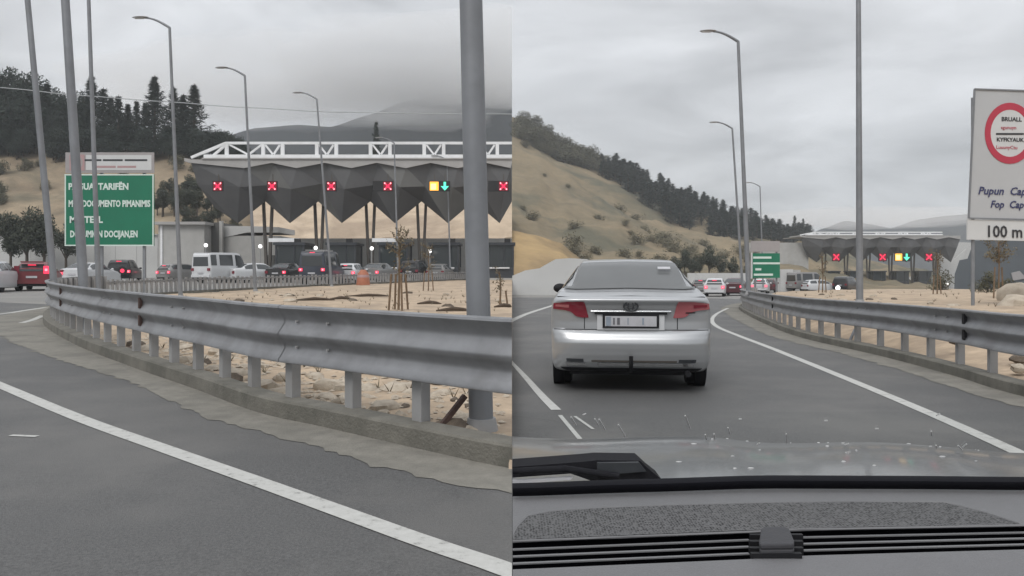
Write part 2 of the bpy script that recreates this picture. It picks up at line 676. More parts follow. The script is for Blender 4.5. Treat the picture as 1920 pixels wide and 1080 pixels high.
# ================================================================== THE SETTING
# kerb lines (front foot of the kerb), from near to far
KL = [Vector((0.55, 4.72, 0)), GL(960, 881), GL(840, 856), GL(720, 829), GL(600, 801), GL(480, 774), GL(366, 731), GL(244, 688), GL(137, 645), GL(82, 609)]
KL += [Vector((-12.35, 21.3, 0)), Vector((-13.7, 24.8, 0)), Vector((-14.7, 28.5, 0)), Vector((-14.9, 33, 0)), Vector((-14.3, 38.5, 0))]
FL = [Vector((-13.7, 24.8, 0)), Vector((-14.7, 28.5, 0)), Vector((-14.9, 33, 0)), Vector((-14.3, 38.5, 0)), Vector((-12.5, 46, 0)), Vector((-9, 57, 0)), Vector((-5.0, 70, 0)), Vector((-3.2, 74, 0))]
for p in KL + FL:
    p.z = 0.010 * max(0, p.y)
KR = [Vector((5.35, 2.0, 0)), Vector((5.45, 5.5, 0)), GR(1908, 742), GR(1790, 706), GR(1650, 668), GR(1500, 633), GR(1440, 610), GR(1400, 590), GR(1386, 577), Vector((13.6, 45, 0)), Vector((17.5, 52, 0))]
for p in KR:
    p.z = -0.008 * p.y

kl = resample(KL, 0.3)
kln = normals2(kl)
kr = resample(KR, 0.4)
krn = normals2(kr)

# --- ground: one sheet to the horizon
g = MB()
ys = [-60, 0, 20, 40, 60, 80, 95, 130, 200, 400, 900, 1550]
for side in (-1, 1):
    xs = [0, 20, 60, 200, 800, 1600]
    o = len(g.v)
    for x in xs:
        for y in ys:
            z = gz(-1 if side < 0 else 1, y) - 0.03
            g.v.append(Vector((side * x, y, z)))
    n = len(ys)
    for i in range(len(xs) - 1):
        for j in range(n - 1):
            a = o + i * n + j
            q = (a, a + n, a + n + 1, a + 1)
            g.f.append(q if side > 0 else tuple(reversed(q)))
g.build('ground', 'sand', kind='structure')

# --- roads
kneg = [p for p in kl if p.x < -0.001]
roadL = [Vector((0, -25, 0)), Vector((0, kneg[0].y, 0))] + [p.copy() for p in kneg[::2] if p.y < 26]
fl = resample(FL, 1.5)
roadL += [p.copy() for p in fl] + [Vector((-0.001, 76, 0)), Vector((-0.001, 94, 0)), Vector((-160, 94, 0)), Vector((-160, -25, 0))]
rb = MB()


def sheet(name, pts, mtl, dz, side):
    """polygon sheet laid over the sloping ground, cut into strips so it follows the slope"""
    ps = [Vector((p[0], p[1], 0)) for p in pts]
    mb = MB()
    tris = tessellate_polygon([ps])
    for t in tris:
        mb.add([ps[i] for i in t], [(0, 1, 2)])
    import bmesh
    me = bpy.data.meshes.new(name)
    me.from_pydata([tuple(v) for v in mb.v], [], mb.f)
    bm = bmesh.new()
    bm.from_mesh(me)
    bmesh.ops.remove_doubles(bm, verts=bm.verts, dist=0.0005)
    for y in (0, 95, 200):
        geom = bm.verts[:] + bm.edges[:] + bm.faces[:]
        bmesh.ops.bisect_plane(bm, geom=geom, plane_co=(0, y, 0), plane_no=(0, 1, 0))
    for v in bm.verts:
        v.co.z = gz(side, v.co.y) + dz
    for f in bm.faces:
        f.normal_update()
        if f.normal.z < 0:
            f.normal_flip()
    bm.to_mesh(me)
    bm.free()
    ob = bpy.data.objects.new(name, me)
    COL.objects.link(ob)
    me.materials.append(M[mtl])
    ob['kind'] = 'structure'
    return ob


nearL = [Vector((0, -25, 0)), Vector((0, kneg[0].y, 0))] + [p.copy() for p in kneg[::2] if p.y < 26] + [Vector((-26, 33, 0)), Vector((-160, 40, 0)), Vector((-160, -25, 0))]
sheet('road', nearL, 'asphalt', 0.004, -1)
sheet('plaza_pavement', roadL, 'asphalt_plaza', 0.0, -1)
nearR = [Vector((0, -25, 0))] + [Vector((0, 60, 0)), Vector((13, 60, 0))] + [p.copy() for p in reversed(kr[::2])] + [Vector((5.35, -25, 0))]
sheet('road', nearR, 'asphalt', 0.004, 1)
sheet('plaza_pavement', [Vector((0, 40, 0)), Vector((0, 210, 0)), Vector((150, 210, 0)), Vector((150, 92, 0)), Vector((40, 92, 0)), Vector((22, 60, 0)), Vector((17.5, 52, 0)), Vector((13.6, 45, 0)), Vector((11, 40, 0))], 'asphalt_plaza', 0.0, 1)

# --- kerbs and the dusty concrete gutter in front of them
kerb_prof = [(0.0, -0.02), (-0.004, 0.135), (-0.02, 0.15), (-0.2, 0.155), (-0.22, -0.02)]
k = sweep(MB(), kl, kln, kerb_prof).build('kerb', 'kerb_concrete', smooth=40, kind='structure', clampx='L')
k = sweep(MB(), kr, krn, [(a, z * 0.9) for a, z in kerb_prof]).build('kerb', 'kerb_concrete', smooth=40, kind='structure')


def gutter(path, nrm, wid, seed, clampx, wtab):
    mb = MB()
    o = len(mb.v)
    for i, (p, n) in enumerate(zip(path, nrm)):
        q = interp(wtab, p.y)
        jag = 0.16 * fbm(i * 0.35, seed, 0, 4) + 0.10 * fbm(i * 1.7, seed + 5, 0, 2)
        ww = max(0.12, q + jag * q * 1.6)
        for a in (-0.05, ww * 0.5, ww):
            pt = p + n * a
            mb.v.append(Vector((pt.x, pt.y, gz(-1 if clampx == 'L' else 1, pt.y) + 0.008)))
    for i in range(len(path) - 1):
        for j in range(2):
            a = o + i * 3 + j
            mb.f.append((a, a + 1, a + 4, a + 3))
    return mb.build('gutter', 'dusty_concrete', kind='structure', clampx=clampx)


klf = resample(KL, 0.08)
gutter(klf, normals2(klf), 0.5, 3.0, 'L', [(4, 0.52), (6.5, 0.42), (9, 0.38), (14, 0.8), (18, 1.3), (22, 0.9), (30, 0.6)])
krf = resample(KR, 0.1)
gutter(krf, normals2(krf), 0.5, 9.0, 'R', [(4, 0.42), (9, 0.45), (14, 0.5), (20, 0.6), (40, 0.8)])


# --- painted lines
def line(pts, wid, side, name='road_marking', step=0.25):
    pth = resample(pts, step)
    nr = normals2(pth)
    mb = MB()
    o = 0
    for i, (p, n) in enumerate(zip(pth, nr)):
        wv = wid[0] + (wid[1] - wid[0]) * i / max(1, len(pth) - 1) if hasattr(wid, '__len__') else wid
        for a in (-wv / 2, wv / 2):
            q = p + n * a
            mb.v.append(Vector((q.x, q.y, gz(side, q.y) + 0.0085)))
    for i in range(len(pth) - 1):
        mb.f.append((2 * i, 2 * i + 2, 2 * i + 3, 2 * i + 1))
    return mb.build(name, 'road_paint', kind='structure', clampx='L' if side < 0 else 'R')


line([Vector((0.25, 3.0, 0)), GL(960, 1074), GL(800, 1020), GL(640, 962), GL(480, 904), GL(300, 840), GL(150, 786), GL(11, 728), GL(-120, 672), GL(-230, 630)], 0.13, -1)
line([GL(20, 818), GL(70, 820)], 0.05, -1)
line([GL(-60, 596), GL(11, 588), GL(50, 582), GL(85, 577)], 0.16, -1)
line([GL(40, 606), GL(62, 600), GL(80, 592)], 0.14, -1)
line([GR(1980, 884), GR(1908, 850), GR(1750, 779), GR(1600, 716), GR(1450, 655), GR(1390, 632), GR(1345, 613), GR(1335, 600), GR(1345, 588), GR(1365, 578)], 0.13, 1)
line([GR(948, 668), GR(985, 708), GR(1015, 742), GR(1043, 770)], (0.05, 0.10), 1)
line([GR(1050, 780), GR(1090, 828)], 0.04, 1)
line([GR(1078, 782), GR(1112, 806)], 0.03, 1)
line([GR(948, 607), GR(990, 588), GR(1040, 572)], 0.22, 1)


# --- sandy ground behind the guardrails
def vergeL(u, v):
    i = u * (len(kl) - 1)
    a = kl[int(i)] - kln[int(i)] * 0.21
    fy = lerp(4.0, 74, u)
    b = fl[min(len(fl) - 1, int(u * (len(fl) - 1)))].copy()
    b = Vector((lerp(0.4, b.x, min(1, u * 1.6)), b.y, b.z)) if u < 0.6 else b
    return a, b


# built as a height field clipped by the kerb and the barrier
def kerb_dist(path, x, y):
    best = 1e9
    for p in path:
        d = (p.x - x) ** 2 + (p.y - y) ** 2
        if d < best:
            best = d
    return math.sqrt(best)


def sand_height_left(x, y):
    return 0.010 * y + 0.05 + 0.10 * fbm(x * 0.35, y * 0.35, 1.0) + 0.05 * fbm(x * 1.3, y * 1.3, 2.0)


def path_x_at(path, y):
    """rightmost path crossing at depth y"""
    best = None
    for a, b in zip(path, path[1:]):
        if (a.y - y) * (b.y - y) <= 0 and a.y != b.y:
            t = (y - a.y) / (b.y - a.y)
            x = a.x + (b.x - a.x) * t
            best = x if best is None else max(best, x)
    return best


edgeL = [p - n * 0.2 for p, n in zip(kl, kln)]
edgeF = [p.copy() for p in fl]


def leftmost(y):
    if y < 24.8:
        return path_x_at(edgeL, y)
    return path_x_at(edgeF, y)


sv = MB()
rows = []
y = 4.75
ylist = []
while y < 73.5:
    ylist.append(y)
    y += 0.12 if y < 9 else (0.3 if y < 25 else 1.0)
for y in ylist:
    x0 = leftmost(y)
    if x0 is None:
        x0 = -0.02
    x0 = min(x0, -0.01)
    row = []
    for j in range(61):
        t = j / 60
        x = lerp(x0 + 0.0, 0.0, t)
        row.append(Vector((x, y, sand_height_left(x, y) if t > 0.01 else 0.010 * y + 0.05)))
    rows.append(row)
for row in rows:
    sv.v += row
for i in range(len(rows) - 1):
    for j in range(60):
        a = i * 61 + j
        sv.f.append((a, a + 1, a + 62, a + 61))
sv.build('sandy_verge', 'sand', smooth=60, kind='structure', clampx='L')


def sand_height_right(x, y):
    k = interp([(4, 0.02), (9, 0.12), (14, 0.50), (20, 0.62), (30, 0.72), (45, 0.66), (80, 0.40), (120, 0.1)], y)
    return -0.008 * y + k + 0.09 * fbm(x * 0.3, y * 0.3, 7.0) + 0.04 * fbm(x * 1.2, y * 1.2, 4.0)


edgeR = [p - n * 0.18 for p, n in zip(kr, krn)]


def leftmostR(y):
    if y < 51.5:
        return path_x_at(edgeR, y)
    return 17.6 + (y - 51.5) * 0.55


sv = MB()
ylist = []
y = 2.2
while y < 95:
    ylist.append(y)
    y += 0.35 if y < 22 else 1.0
for y in ylist:
    x0 = leftmostR(y)
    xe = max(x0 + 3, 0.9 * y + 8)
    for j in range(51):
        t = j / 50
        x = lerp(x0, xe, t ** 1.3)
        near = min(1.0, (x - x0) / 1.5)
        sv.v.append(Vector((x, y, lerp(-0.008 * y + 0.05, sand_height_right(x, y), near))))
for i in range(len(ylist) - 1):
    for j in range(50):
        a = i * 51 + j
        sv.f.append((a, a + 1, a + 52, a + 51))
sv.build('sandy_verge', 'sand', smooth=60, kind='structure')


# --- hills: rows run from the foot to the crest and over the back
def hill(name, mtl, px0, px1, npx, y0, y1, base, crest, nt_, gexp, rough, seed, side, back=80, dip=None):
    mb = MB()
    rows_ = nt_ + 1
    tot = rows_ + 6

    def surf(px, t):
        yy = lerp(y0, y1, t)
        bpy_ = interp(base, px)
        cpy = interp(crest, px)
        py = bpy_ + (cpy - bpy_) * (t ** gexp)
        p = P(px, py, yy)
        k = math.sin(math.pi * min(1, t)) ** 0.6
        p.z += rough * k * fbm(p.x * 0.03, p.y * 0.03, seed, 5) + rough * 0.35 * k * fbm(p.x * 0.16, p.y * 0.16, seed + 9, 3)
        return p
    for i in range(npx + 1):
        px = lerp(px0, px1, i / npx)
        for j in range(rows_):
            mb.v.append(surf(px, j / nt_))
        top = surf(px, 1.0)
        dx, dy = (px - 960) / F, 1.0
        for j in range(1, 7):
            q = j / 6
            mb.v.append(Vector((top.x + dx * back * q, top.y + back * q, top.z - (top.z + 3) * q * q)))
    for i in range(npx):
        for j in range(tot - 1):
            a = i * tot + j
            mb.f.append((a, a + tot, a + tot + 1, a + 1))
    mb.build(name, mtl, smooth=180, kind='structure', clampx='L' if side < 0 else 'R')
    return surf


hillL = hill('hillside', 'hill_dirt', -420, 960, 120, 96, 150, [(-420, 519), (960, 519)],
             [(-420, 240), (-100, 262), (11, 268), (120, 276), (220, 280), (350, 281), (380, 292), (430, 318), (520, 345), (640, 352), (800, 345), (960, 348)],
             28, 0.85, 3.2, 3.0, -1, 120)
hill('hillside', 'cut_slope', 470, 960, 60, 95.2, 140, [(470, 519), (960, 519)], [(470, 342), (520, 338), (640, 344), (800, 336), (960, 340)], 24, 0.8, 2.2, 23.0, -1, 30)
hillR = hill('hillside', 'hill_grass', 960, 1760, 110, 118, 330, [(960, 546), (1760, 546)],
             [(960, 219), (1000, 238), (1050, 276), (1100, 296), (1150, 314), (1220, 352), (1300, 388), (1400, 424), (1500, 449), (1560, 462), (1640, 490), (1760, 530)],
             40, 0.80, 8.0, 8.0, 1, 160)
hill('hillside', 'hill_yellow', 960, 1180, 40, 92, 118, [(960, 550), (1180, 550)],
     [(960, 432), (1000, 440), (1050, 455), (1080, 478), (1110, 508), (1140, 534), (1180, 547)], 14, 0.7, 0.9, 5.0, 1, 20)

# far mountains that stand in the cloud
hill('mountain', 'mountain_far', 250, 960, 90, 380, 560, [(250, 500), (960, 500)],
     [(250, 330), (330, 300), (400, 262), (480, 240), (560, 234), (620, 238), (690, 216), (760, 190), (840, 172), (900, 168), (960, 152)], 20, 0.8, 9, 12.0, -1, 500)
hill('mountain', 'mountain_far', 1430, 2200, 90, 620, 950, [(1430, 520), (2200, 520)],
     [(1430, 470), (1500, 446), (1545, 428), (1585, 414), (1630, 420), (1670, 428), (1720, 412), (1780, 404), (1860, 398), (2000, 380), (2200, 330)], 20, 0.8, 10, 31.0, 1, 500)


# ================================================================== GUARDRAILS
BEAM = [(0.0, 0.925), (0.05, 0.932), (0.083, 0.922), (0.088, 0.905), (0.060, 0.865), (0.024, 0.815), (0.022, 0.785), (0.058, 0.735),
        (0.086, 0.700), (0.088, 0.682), (0.060, 0.645), (0.024, 0.600), (0.022, 0.572), (0.052, 0.520), (0.084, 0.478), (0.083, 0.458), (0.05, 0.448), (0.0, 0.452)]


def guardrail(path, label, off, post_step, beam_len, clampx, top_scale, reflect_at, skip_post=()):
    root = thing('guardrail', label, 'guardrail', path[0])
    pth = resample([p for p in path], 0.2)
    nr = normals2(pth)
    base = [p - n * off for p, n in zip(pth, nr)]
    bl = int(beam_len / 0.2)
    i, k = 0, 0
    prof = [(a, z * top_scale) for a, z in BEAM]
    while i < len(base) - 2:
        j = min(len(base), i + bl + 2)
        o2 = 0.004 if k % 2 else 0.0
        pr = [(a + o2, z + 0.002 * (k % 2)) for a, z in prof] + [(-0.004 + o2, prof[-1][1]), (-0.004 + o2, prof[0][1]), prof[0]]
        b = sweep(MB(), base[i:j], nr[i:j], pr).build('beam', 'zinc', root, smooth=50, clampx=clampx)
        # splice bolts
        for bz in (0.80, 0.59):
            for d in (2, 4):
                if j - 1 - d > i:
                    p, n = base[j - 1 - d], nr[j - 1 - d]
                    c = p + n * 0.03 + Vector((0, 0, bz * top_scale))
                    if clampx == 'L' and c.x > -0.05:
                        continue
                    MB().tube([c, c + n * 0.02], 0.012, 6).build('bolt', 'zinc_post', b, smooth=40)
        i += bl
        k += 1
    st = int(round(post_step / 0.2))
    for q, i in enumerate(range(4, len(base), st)):
        p, n = base[i], nr[i]
        if clampx == 'L' and p.x > -0.12:
            continue
        a = math.atan2(n.y, n.x)
        c = p - n * 0.055
        MB().box(c + Vector((0, 0, 0.46 * top_scale)), (0.085, 0.10, 0.90 * top_scale), a).build('post', 'zinc_post', root)
    for s in reflect_at:
        i = int(s / 0.2)
        if i >= len(base):
            continue
        p, n = base[i], nr[i]
        a = math.atan2(n.y, n.x)
        for z in (0.80, 0.585):
            MB().box(p + n * 0.052 + Vector((0, 0, z * top_scale)), (0.035, 0.07, 0.13), a).build('reflector', 'rust' if clampx == 'L' else 'trim_black', root)
    return root


gl_path = [p.copy() for p in KL if p.y < 29]
guardrail(gl_path, 'long galvanised guardrail curving past the sandy verge beside the larger near toll plaza', 0.13, 0.8, 3.2, 'L', 1.0, (7.45, 13.6))
gr_path = [p.copy() for p in KR[:-1]]
guardrail(gr_path, 'galvanised guardrail right of the silver saloon car, below the white prohibition sign', 0.13, 1.0, 3.2, 'R', 0.95, (8.5, 20.5))

# picket barrier: the far run of the barrier beside the plaza
pth = resample(FL, 0.42)
nr = normals2(pth)
root = thing('picket_barrier', 'long grey picket barrier between the sand and the queue of cars', 'barrier', pth[0])
pk = None
for i, (p, n) in enumerate(zip(pth, nr)):
    if p.x > -0.3:
        break
    a = math.atan2(n.y, n.x)
    h = 0.74 + 0.03 * math.sin(i * 1.7)
    if pk is None:
        pk = MB().box((0, 0, 0.37), (0.05, 0.20, 0.74)).build('picket', 'zinc_post', root, local=True)
        o = pk
    else:
        o = pk.copy()
        COL.objects.link(o)
    o.location = p - ORG[root.name] + Vector((0, 0, 0.02))
    o.rotation_euler = (0, 0, a)
    o.scale = (1, 1, h / 0.74)
sweep(MB(), [p for p in pth if p.x < -0.3], nr, [(-0.03, 0.70), (-0.03, 0.62), (0.03, 0.62), (0.03, 0.70), (-0.03, 0.70)]).build('top_rail', 'zinc', root)
sweep(MB(), [p for p in pth if p.x < -0.3], nr, [(-0.05, 0.0), (-0.05, 0.16), (0.05, 0.16), (0.05, 0.0)]).build('base_kerb', 'kerb_concrete', root)


# ================================================================== LAMP POSTS
def lamp_post(base, top, label, r0, r1, arm=1.25, rise=0.38, group='street lamp posts', lit=False, tilt=0.0):
    base, top = Vector(base), Vector(top)
    t = thing('street_lamp', label, 'street lamp', base, group=group)
    ax = (top - base).normalized()
    MB().tube([base + ax * s * (top - base).length for s in (0, 0.25, 0.5, 0.75, 1)], [lerp(r0, r1, q) for q in (0, 0.25, 0.5, 0.75, 1)], 14).build('pole', 'zinc_pole', t, smooth=50)
    MB().box(base + Vector((0, 0, 0.012)), (r0 * 4, r0 * 4, 0.03)).tube([base + Vector((0, 0, 0.02)), base + Vector((0, 0, 0.16))], [r0 * 1.5, r0 * 1.15], 12).build('base_plate', 'zinc_post', t, smooth=40)
    # curved arm
    pts = []
    for q in range(7):
        u = q / 6
        pts.append(top + Vector((-arm * 0.75 * u, 0.0, rise * math.sin(u * math.pi / 2) * 1.0)))
    MB().tube([top - ax * 0.15] + pts, [r1 * 1.02, r1] + [lerp(r1, r1 * 0.6, q / 5) for q in range(6)], 10).build('arm', 'zinc_pole', t, smooth=60)
    e = pts[-1]
    hd = MB()

    def head(u, v):
        s = math.sin(math.pi * min(1, max(0, u * 0.94 + 0.03))) ** 0.55
        a = 2 * math.pi * v
        return e + Vector((0.12 - 0.62 * u, 0.13 * s * math.cos(a), 0.045 * s * math.sin(a) + 0.03 - 0.015 * u))
    hd.grid(head, 10, 10)
    h = hd.build('lamp_head', 'zinc_post', t, smooth=60)
    MB().box(e + Vector((-0.25, 0, -0.012)), (0.34, 0.15, 0.02)).build('lens', 'headlight', h)
    return t


LAMPS_L = [  # base px, top px, depth, top height
    ((903, 5.77), (852, -1280), 'thick grey lamp post right behind the guardrail, cut off by the top edge', 0.088, 0.075),
    ((163, 14.0), (98, -380), 'second thickest leaning lamp post, standing in front of the green sign', 0.085, 0.06),
    ((107, 20.0), (34, -190), 'leaning lamp post in front of the queue, left of the green sign', 0.085, 0.06),
    ((186, 25.0), (163, -95), 'lamp post behind the green sign, rising past the pines', 0.08, 0.05),
    ((339, 31.0), (318, 52), 'lamp post with curved arm right of the green sign, before the tall pines', 0.085, 0.05),
    ((479, 39.0), (459, 142), 'lamp post with curved arm before the sloping end of the white truss', 0.085, 0.05),
    ((622, 48.0), (594, 186), 'lamp post rising past the third red lane signal from the left', 0.08, 0.05),
    ((747, 60.0), (739, 268), 'short looking lamp post right of the fourth red lane signal', 0.08, 0.05),
    ((845, 72.0), (838, 300), 'lamp post just right of the green lane arrow', 0.08, 0.05),
]
for (bpx, d), (tpx, tpy), lab, r0, r1 in LAMPS_L:
    lamp_post(AT(bpx, d), P(tpx, tpy, d), lab, r0, r1)
LAMPS_R = [
    ((1404, 553, 30), (1384, 78), 'tall curved lamp post beside the small green sign, the nearer of two', 0.095, 0.055),
    ((1393, 549, 50), (1373, 241), 'lamp post left of and behind the tall one at the small green sign', 0.085, 0.055),
    ((1431, 541, 78), (1425, 350), 'faint distant lamp post above the small green sign', 0.07, 0.05),
    ((1612, 573, 21), (1609, -130), 'straight lamp post rising through the top edge over the small distant toll canopy', 0.09, 0.055),
]
for (bpx, bpy2, d), (tpx, tpy), lab, r0, r1 in LAMPS_R:
    lamp_post(P(bpx, bpy2, d), P(tpx, tpy, d), lab, r0, r1)

# overhead wire crossing in front of the pines
pts = [P(lerp(-60, 1000, i / 40), interp([(-60, 158), (11, 165), (150, 179), (300, 190), (450, 201), (620, 210), (800, 213), (1000, 214)], lerp(-60, 1000, i / 40)), 66) for i in range(41)]
pts = [p for p in pts if p.x < -0.01]
pts.append(Vector((-0.005, 66, pts[-1].z)))
tag(MB().tube(pts, 0.035, 5).build('overhead_cable', 'cable', smooth=80), 'thin pale overhead cable strung across the sky before the dark pines', 'cable')


# ================================================================== SIGNS
def green_sign():
    d = 33.0
    a, b = P(122, 332, d), P(289, 330, d)
    t = thing('road_sign', 'large green toll road sign with four white text lines and white header', 'sign', AT(206, d))
    x0, x1 = a.x, b.x
    zt, zm, zb = P(0, 285, d).z, P(0, 327, d).z, P(0, 461, d).z
    bd = MB().box(((x0 + x1) / 2, d, (zm + zb) / 2), (x1 - x0, 0.06, zm - zb)).build('sign_panel', 'sign_green', t)
    fr = MB()
    for q in (zm - 0.02, zb + 0.02):
        fr.box(((x0 + x1) / 2, d - 0.034, q), (x1 - x0, 0.01, 0.05))
    for q in (x0 + 0.03, x1 - 0.03):
        fr.box((q, d - 0.034, (zm + zb) / 2), (0.05, 0.01, zm - zb - 0.1))
    fr.build('sign_border', 'sign_text', bd)
    hx0 = x0 + 0.03
    hb = MB().box(((hx0 + x1) / 2, d, (zt + zm) / 2 + 0.02), (x1 - hx0, 0.06, zt - zm - 0.08)).build('header_panel', 'sign_grey', t)
    MB().box((hx0 + 2.2, d - 0.034, (zt + zm) / 2 + 0.02), (2.7, 0.012, 0.62)).build('header_field', 'sign_white', hb)
    MB().box((hx0 + 0.48, d - 0.034, (zt + zm) / 2 + 0.02), (0.62, 0.012, 0.66)).build('header_field', 'sign_pink', hb)
    zc_ = (zt + zm) / 2 + 0.02
    ring = MB()
    for q in range(20):
        a0, a1 = 2 * math.pi * q / 20, 2 * math.pi * (q + 1) / 20
        c = Vector((hx0 + 0.5, d - 0.043, zc_))
        pts_ = []
        for aa, rr in ((a0, 0.27), (a1, 0.27), (a1, 0.20), (a0, 0.20)):
            pts_.append(c + Vector((0.8 * rr * math.cos(aa), 0, rr * math.sin(aa))))
        ring.slab(pts_, (0, 0.004, 0))
    ring.build('header_emblem', 'sign_grey', hb)
    for q0, q1, py, hh, mm in ((160, 191, 300.5, 3.4, 'sign_black'), (194, 231, 300.5, 3.4, 'sign_black'), (235, 277, 300.5, 3.4, 'sign_black'), (181, 218, 313, 4, 'sign_pink'), (221, 256, 313, 4, 'sign_pink')):
        u_, v_ = P(q0, py - hh / 2, d), P(q1, py + hh / 2, d)
        MB().box(((u_.x + v_.x) / 2, d - 0.043, (u_.z + v_.z) / 2), (v_.x - u_.x, 0.006, u_.z - v_.z)).build('header_lettering', 'wiper_grey' if mm == 'sign_black' else mm, hb)
    for txt, py, x_, wpx in (('PAGUAJ TARIFËN', 349, 129, 112), ('MOS DOCUMENTO PIMANIMIS', 381, 129, 153), ('MA TELL', 411, 131, 62), ('DOKUMION DOCIJAN,EN', 438, 132, 126)):
        o = text_mesh('lettering', txt, 0.37, 'sign_text', bd, P(x_, py + 6.5, d) + Vector((0, -0.036, 0)), (1, 0, 0), (0, 0, 1), bold=0.014)
        xs_ = [v.co.x for v in o.data.vertices]
        k = (wpx / F * d) / (max(xs_) - min(xs_))
        m0 = min(xs_)
        for v in o.data.vertices:
            v.co.x = m0 + (v.co.x - m0) * k
    for px in (191, 271):
        c = AT(px, d + 0.1)
        MB().box((c.x, d + 0.09, (c.z + zt) / 2), (0.11, 0.1, zt - c.z)).build('post', 'zinc_pole', t)


green_sign()


def small_green_sign():
    d = 52.0
    t = thing('road_sign', 'small distant green road sign with plain grey header beside curved lamp posts', 'sign', AT(1436, d))
    a, b = P(1411, 475, d), P(1462, 521, d)
    bd = MB().box(((a.x + b.x) / 2, d, (a.z + b.z) / 2), (b.x - a.x, 0.06, a.z - b.z)).build('sign_panel', 'sign_green', t)
    for px0, px1, py, h in ((1412, 1446, 481, 4), (1412, 1462, 492, 3.5), (1416, 1427, 503, 4), (1413, 1449, 513, 4)):
        q, r = P(px0, py, d), P(px1, py + h, d)
        MB().box(((q.x + r.x) / 2, d - 0.036, (q.z + r.z) / 2), (r.x - q.x, 0.012, q.z - r.z)).build('lettering', 'sign_text', bd)
    MB().box((a.x - 0.06, d, (a.z + b.z) / 2), (0.1, 0.07, a.z - b.z + 0.1)).build('sign_border', 'sign_white', bd)
    q, r = P(1408, 452, d), P(1462, 472, d)
    MB().box(((q.x + r.x) / 2, d + 0.02, (q.z + r.z) / 2), (r.x - q.x, 0.08, q.z - r.z)).build('header_panel', 'sign_grey', t)
    for px in (1416, 1456):
        c = AT(px, d + 0.1)
        MB().box((c.x, d + 0.1, (c.z + q.z) / 2), (0.1, 0.1, q.z - c.z)).build('post', 'zinc_pole', t)


small_green_sign()


def prohibition_sign():
    d = 20.0
    t = thing('road_sign', 'tall pale sign with red ring and 100 m plate by the guardrail', 'sign', P(1860, 583, d))
    TL, BL = P(1827, 167, d), P(1816, 409, d)
    xr = P(2060, 0, d).x
    zr = P(0, 175, d).z
    bd = MB().slab([TL, (xr, d, zr), (xr, d, BL.z - 0.08), BL], (0, 0.05, 0)).build('sign_panel', 'sign_board', t)
    edge = MB()
    edge.bar(TL + Vector((0, -0.01, 0)), BL + Vector((0, -0.01, 0)), 0.035, 0.035)
    edge.bar(TL + Vector((0, -0.01, 0)), (xr, d - 0.01, zr), 0.035, 0.035)
    edge.bar(BL + Vector((0, -0.01, 0)), (xr, d - 0.01, BL.z - 0.08), 0.035, 0.035)
    edge.build('sign_border', 'zinc_pole', bd)
    lo = MB().slab([BL + Vector((-0.02, 0.004, -0.03)), (xr, d + 0.004, BL.z - 0.11), (xr, d + 0.004, P(0, 455, d).z), P(1814, 449, d) + Vector((0, 0.004, 0))], (0, 0.05, 0)).build('distance_plate', 'sign_white', t)
    # ring
    c = P(1893, 250, d)
    rx, rz_ = 0.625, 0.765
    rg = MB()
    nseg = 36
    for q in range(nseg):
        a0, a1 = 2 * math.pi * q / nseg, 2 * math.pi * (q + 1) / nseg
        pts_ = []
        for aa, k in ((a0, 1.0), (a1, 1.0), (a1, 0.77), (a0, 0.77)):
            pts_.append(c + Vector((rx * k * math.cos(aa), -0.012, rz_ * k * math.sin(aa))))
        rg.slab(pts_, (0, 0.008, 0))
    rg.build('ring', 'sign_red', bd)
    fc = MB()
    fc.slab([c + Vector((rx * 0.77 * math.cos(2 * math.pi * q / 36), -0.008, rz_ * 0.77 * math.sin(2 * math.pi * q / 36))) for q in range(36)], (0, 0.006, 0))
    fc.build('ring_face', 'sign_white', bd)
    up, xd = (0, 0, 1), (1, 0, -0.02)
    text_mesh('lettering', 'BRUALL', 0.145, 'sign_black', bd, P(1877, 227, d) + Vector((0, -0.014, 0)), xd, up, bold=0.003)
    text_mesh('lettering', 'sgunuyn', 0.12, 'sign_red', bd, P(1876, 242, d) + Vector((0, -0.014, 0)), xd, up)
    q, r = P(1867, 249, d), P(1919, 253, d)
    MB().box(((q.x + r.x) / 2, d - 0.014, q.z - 0.03), (r.x - q.x, 0.006, 0.045)).build('dividing_line', 'sign_black', bd)
    text_mesh('lettering', 'KYFKYAUK', 0.135, 'sign_black', bd, P(1868, 265, d) + Vector((0, -0.014, 0)), xd, up, bold=0.003)
    text_mesh('lettering', 'LuuunyCtu', 0.12, 'sign_red', bd, P(1867, 279, d) + Vector((0, -0.014, 0)), xd, up)
    text_mesh('lettering', 'Pupun  Cap', 0.27, 'sign_navy', bd, P(1833, 364, d) + Vector((0, -0.014, 0)), xd, up, shear=0.25, sx=0.95, bold=0.004)
    text_mesh('lettering', 'Fop  Cap', 0.25, 'sign_navy', bd, P(1856, 389, d) + Vector((0, -0.014, 0)), xd, up, shear=0.25, sx=0.9, bold=0.004)
    text_mesh('lettering', '100 m', 0.41, 'sign_black', lo, P(1847, 444, d) + Vector((0, -0.012, 0)), xd, up, sx=0.9, bold=0.006)
    for px in (1828, 2045):
        b = P(px, 584, d)
        MB().tube([b + Vector((0, 0.09, -0.2)), Vector((b.x, d + 0.09, TL.z - 0.2))], 0.042, 10).build('post', 'zinc_pole', t, smooth=50)


prohibition_sign()


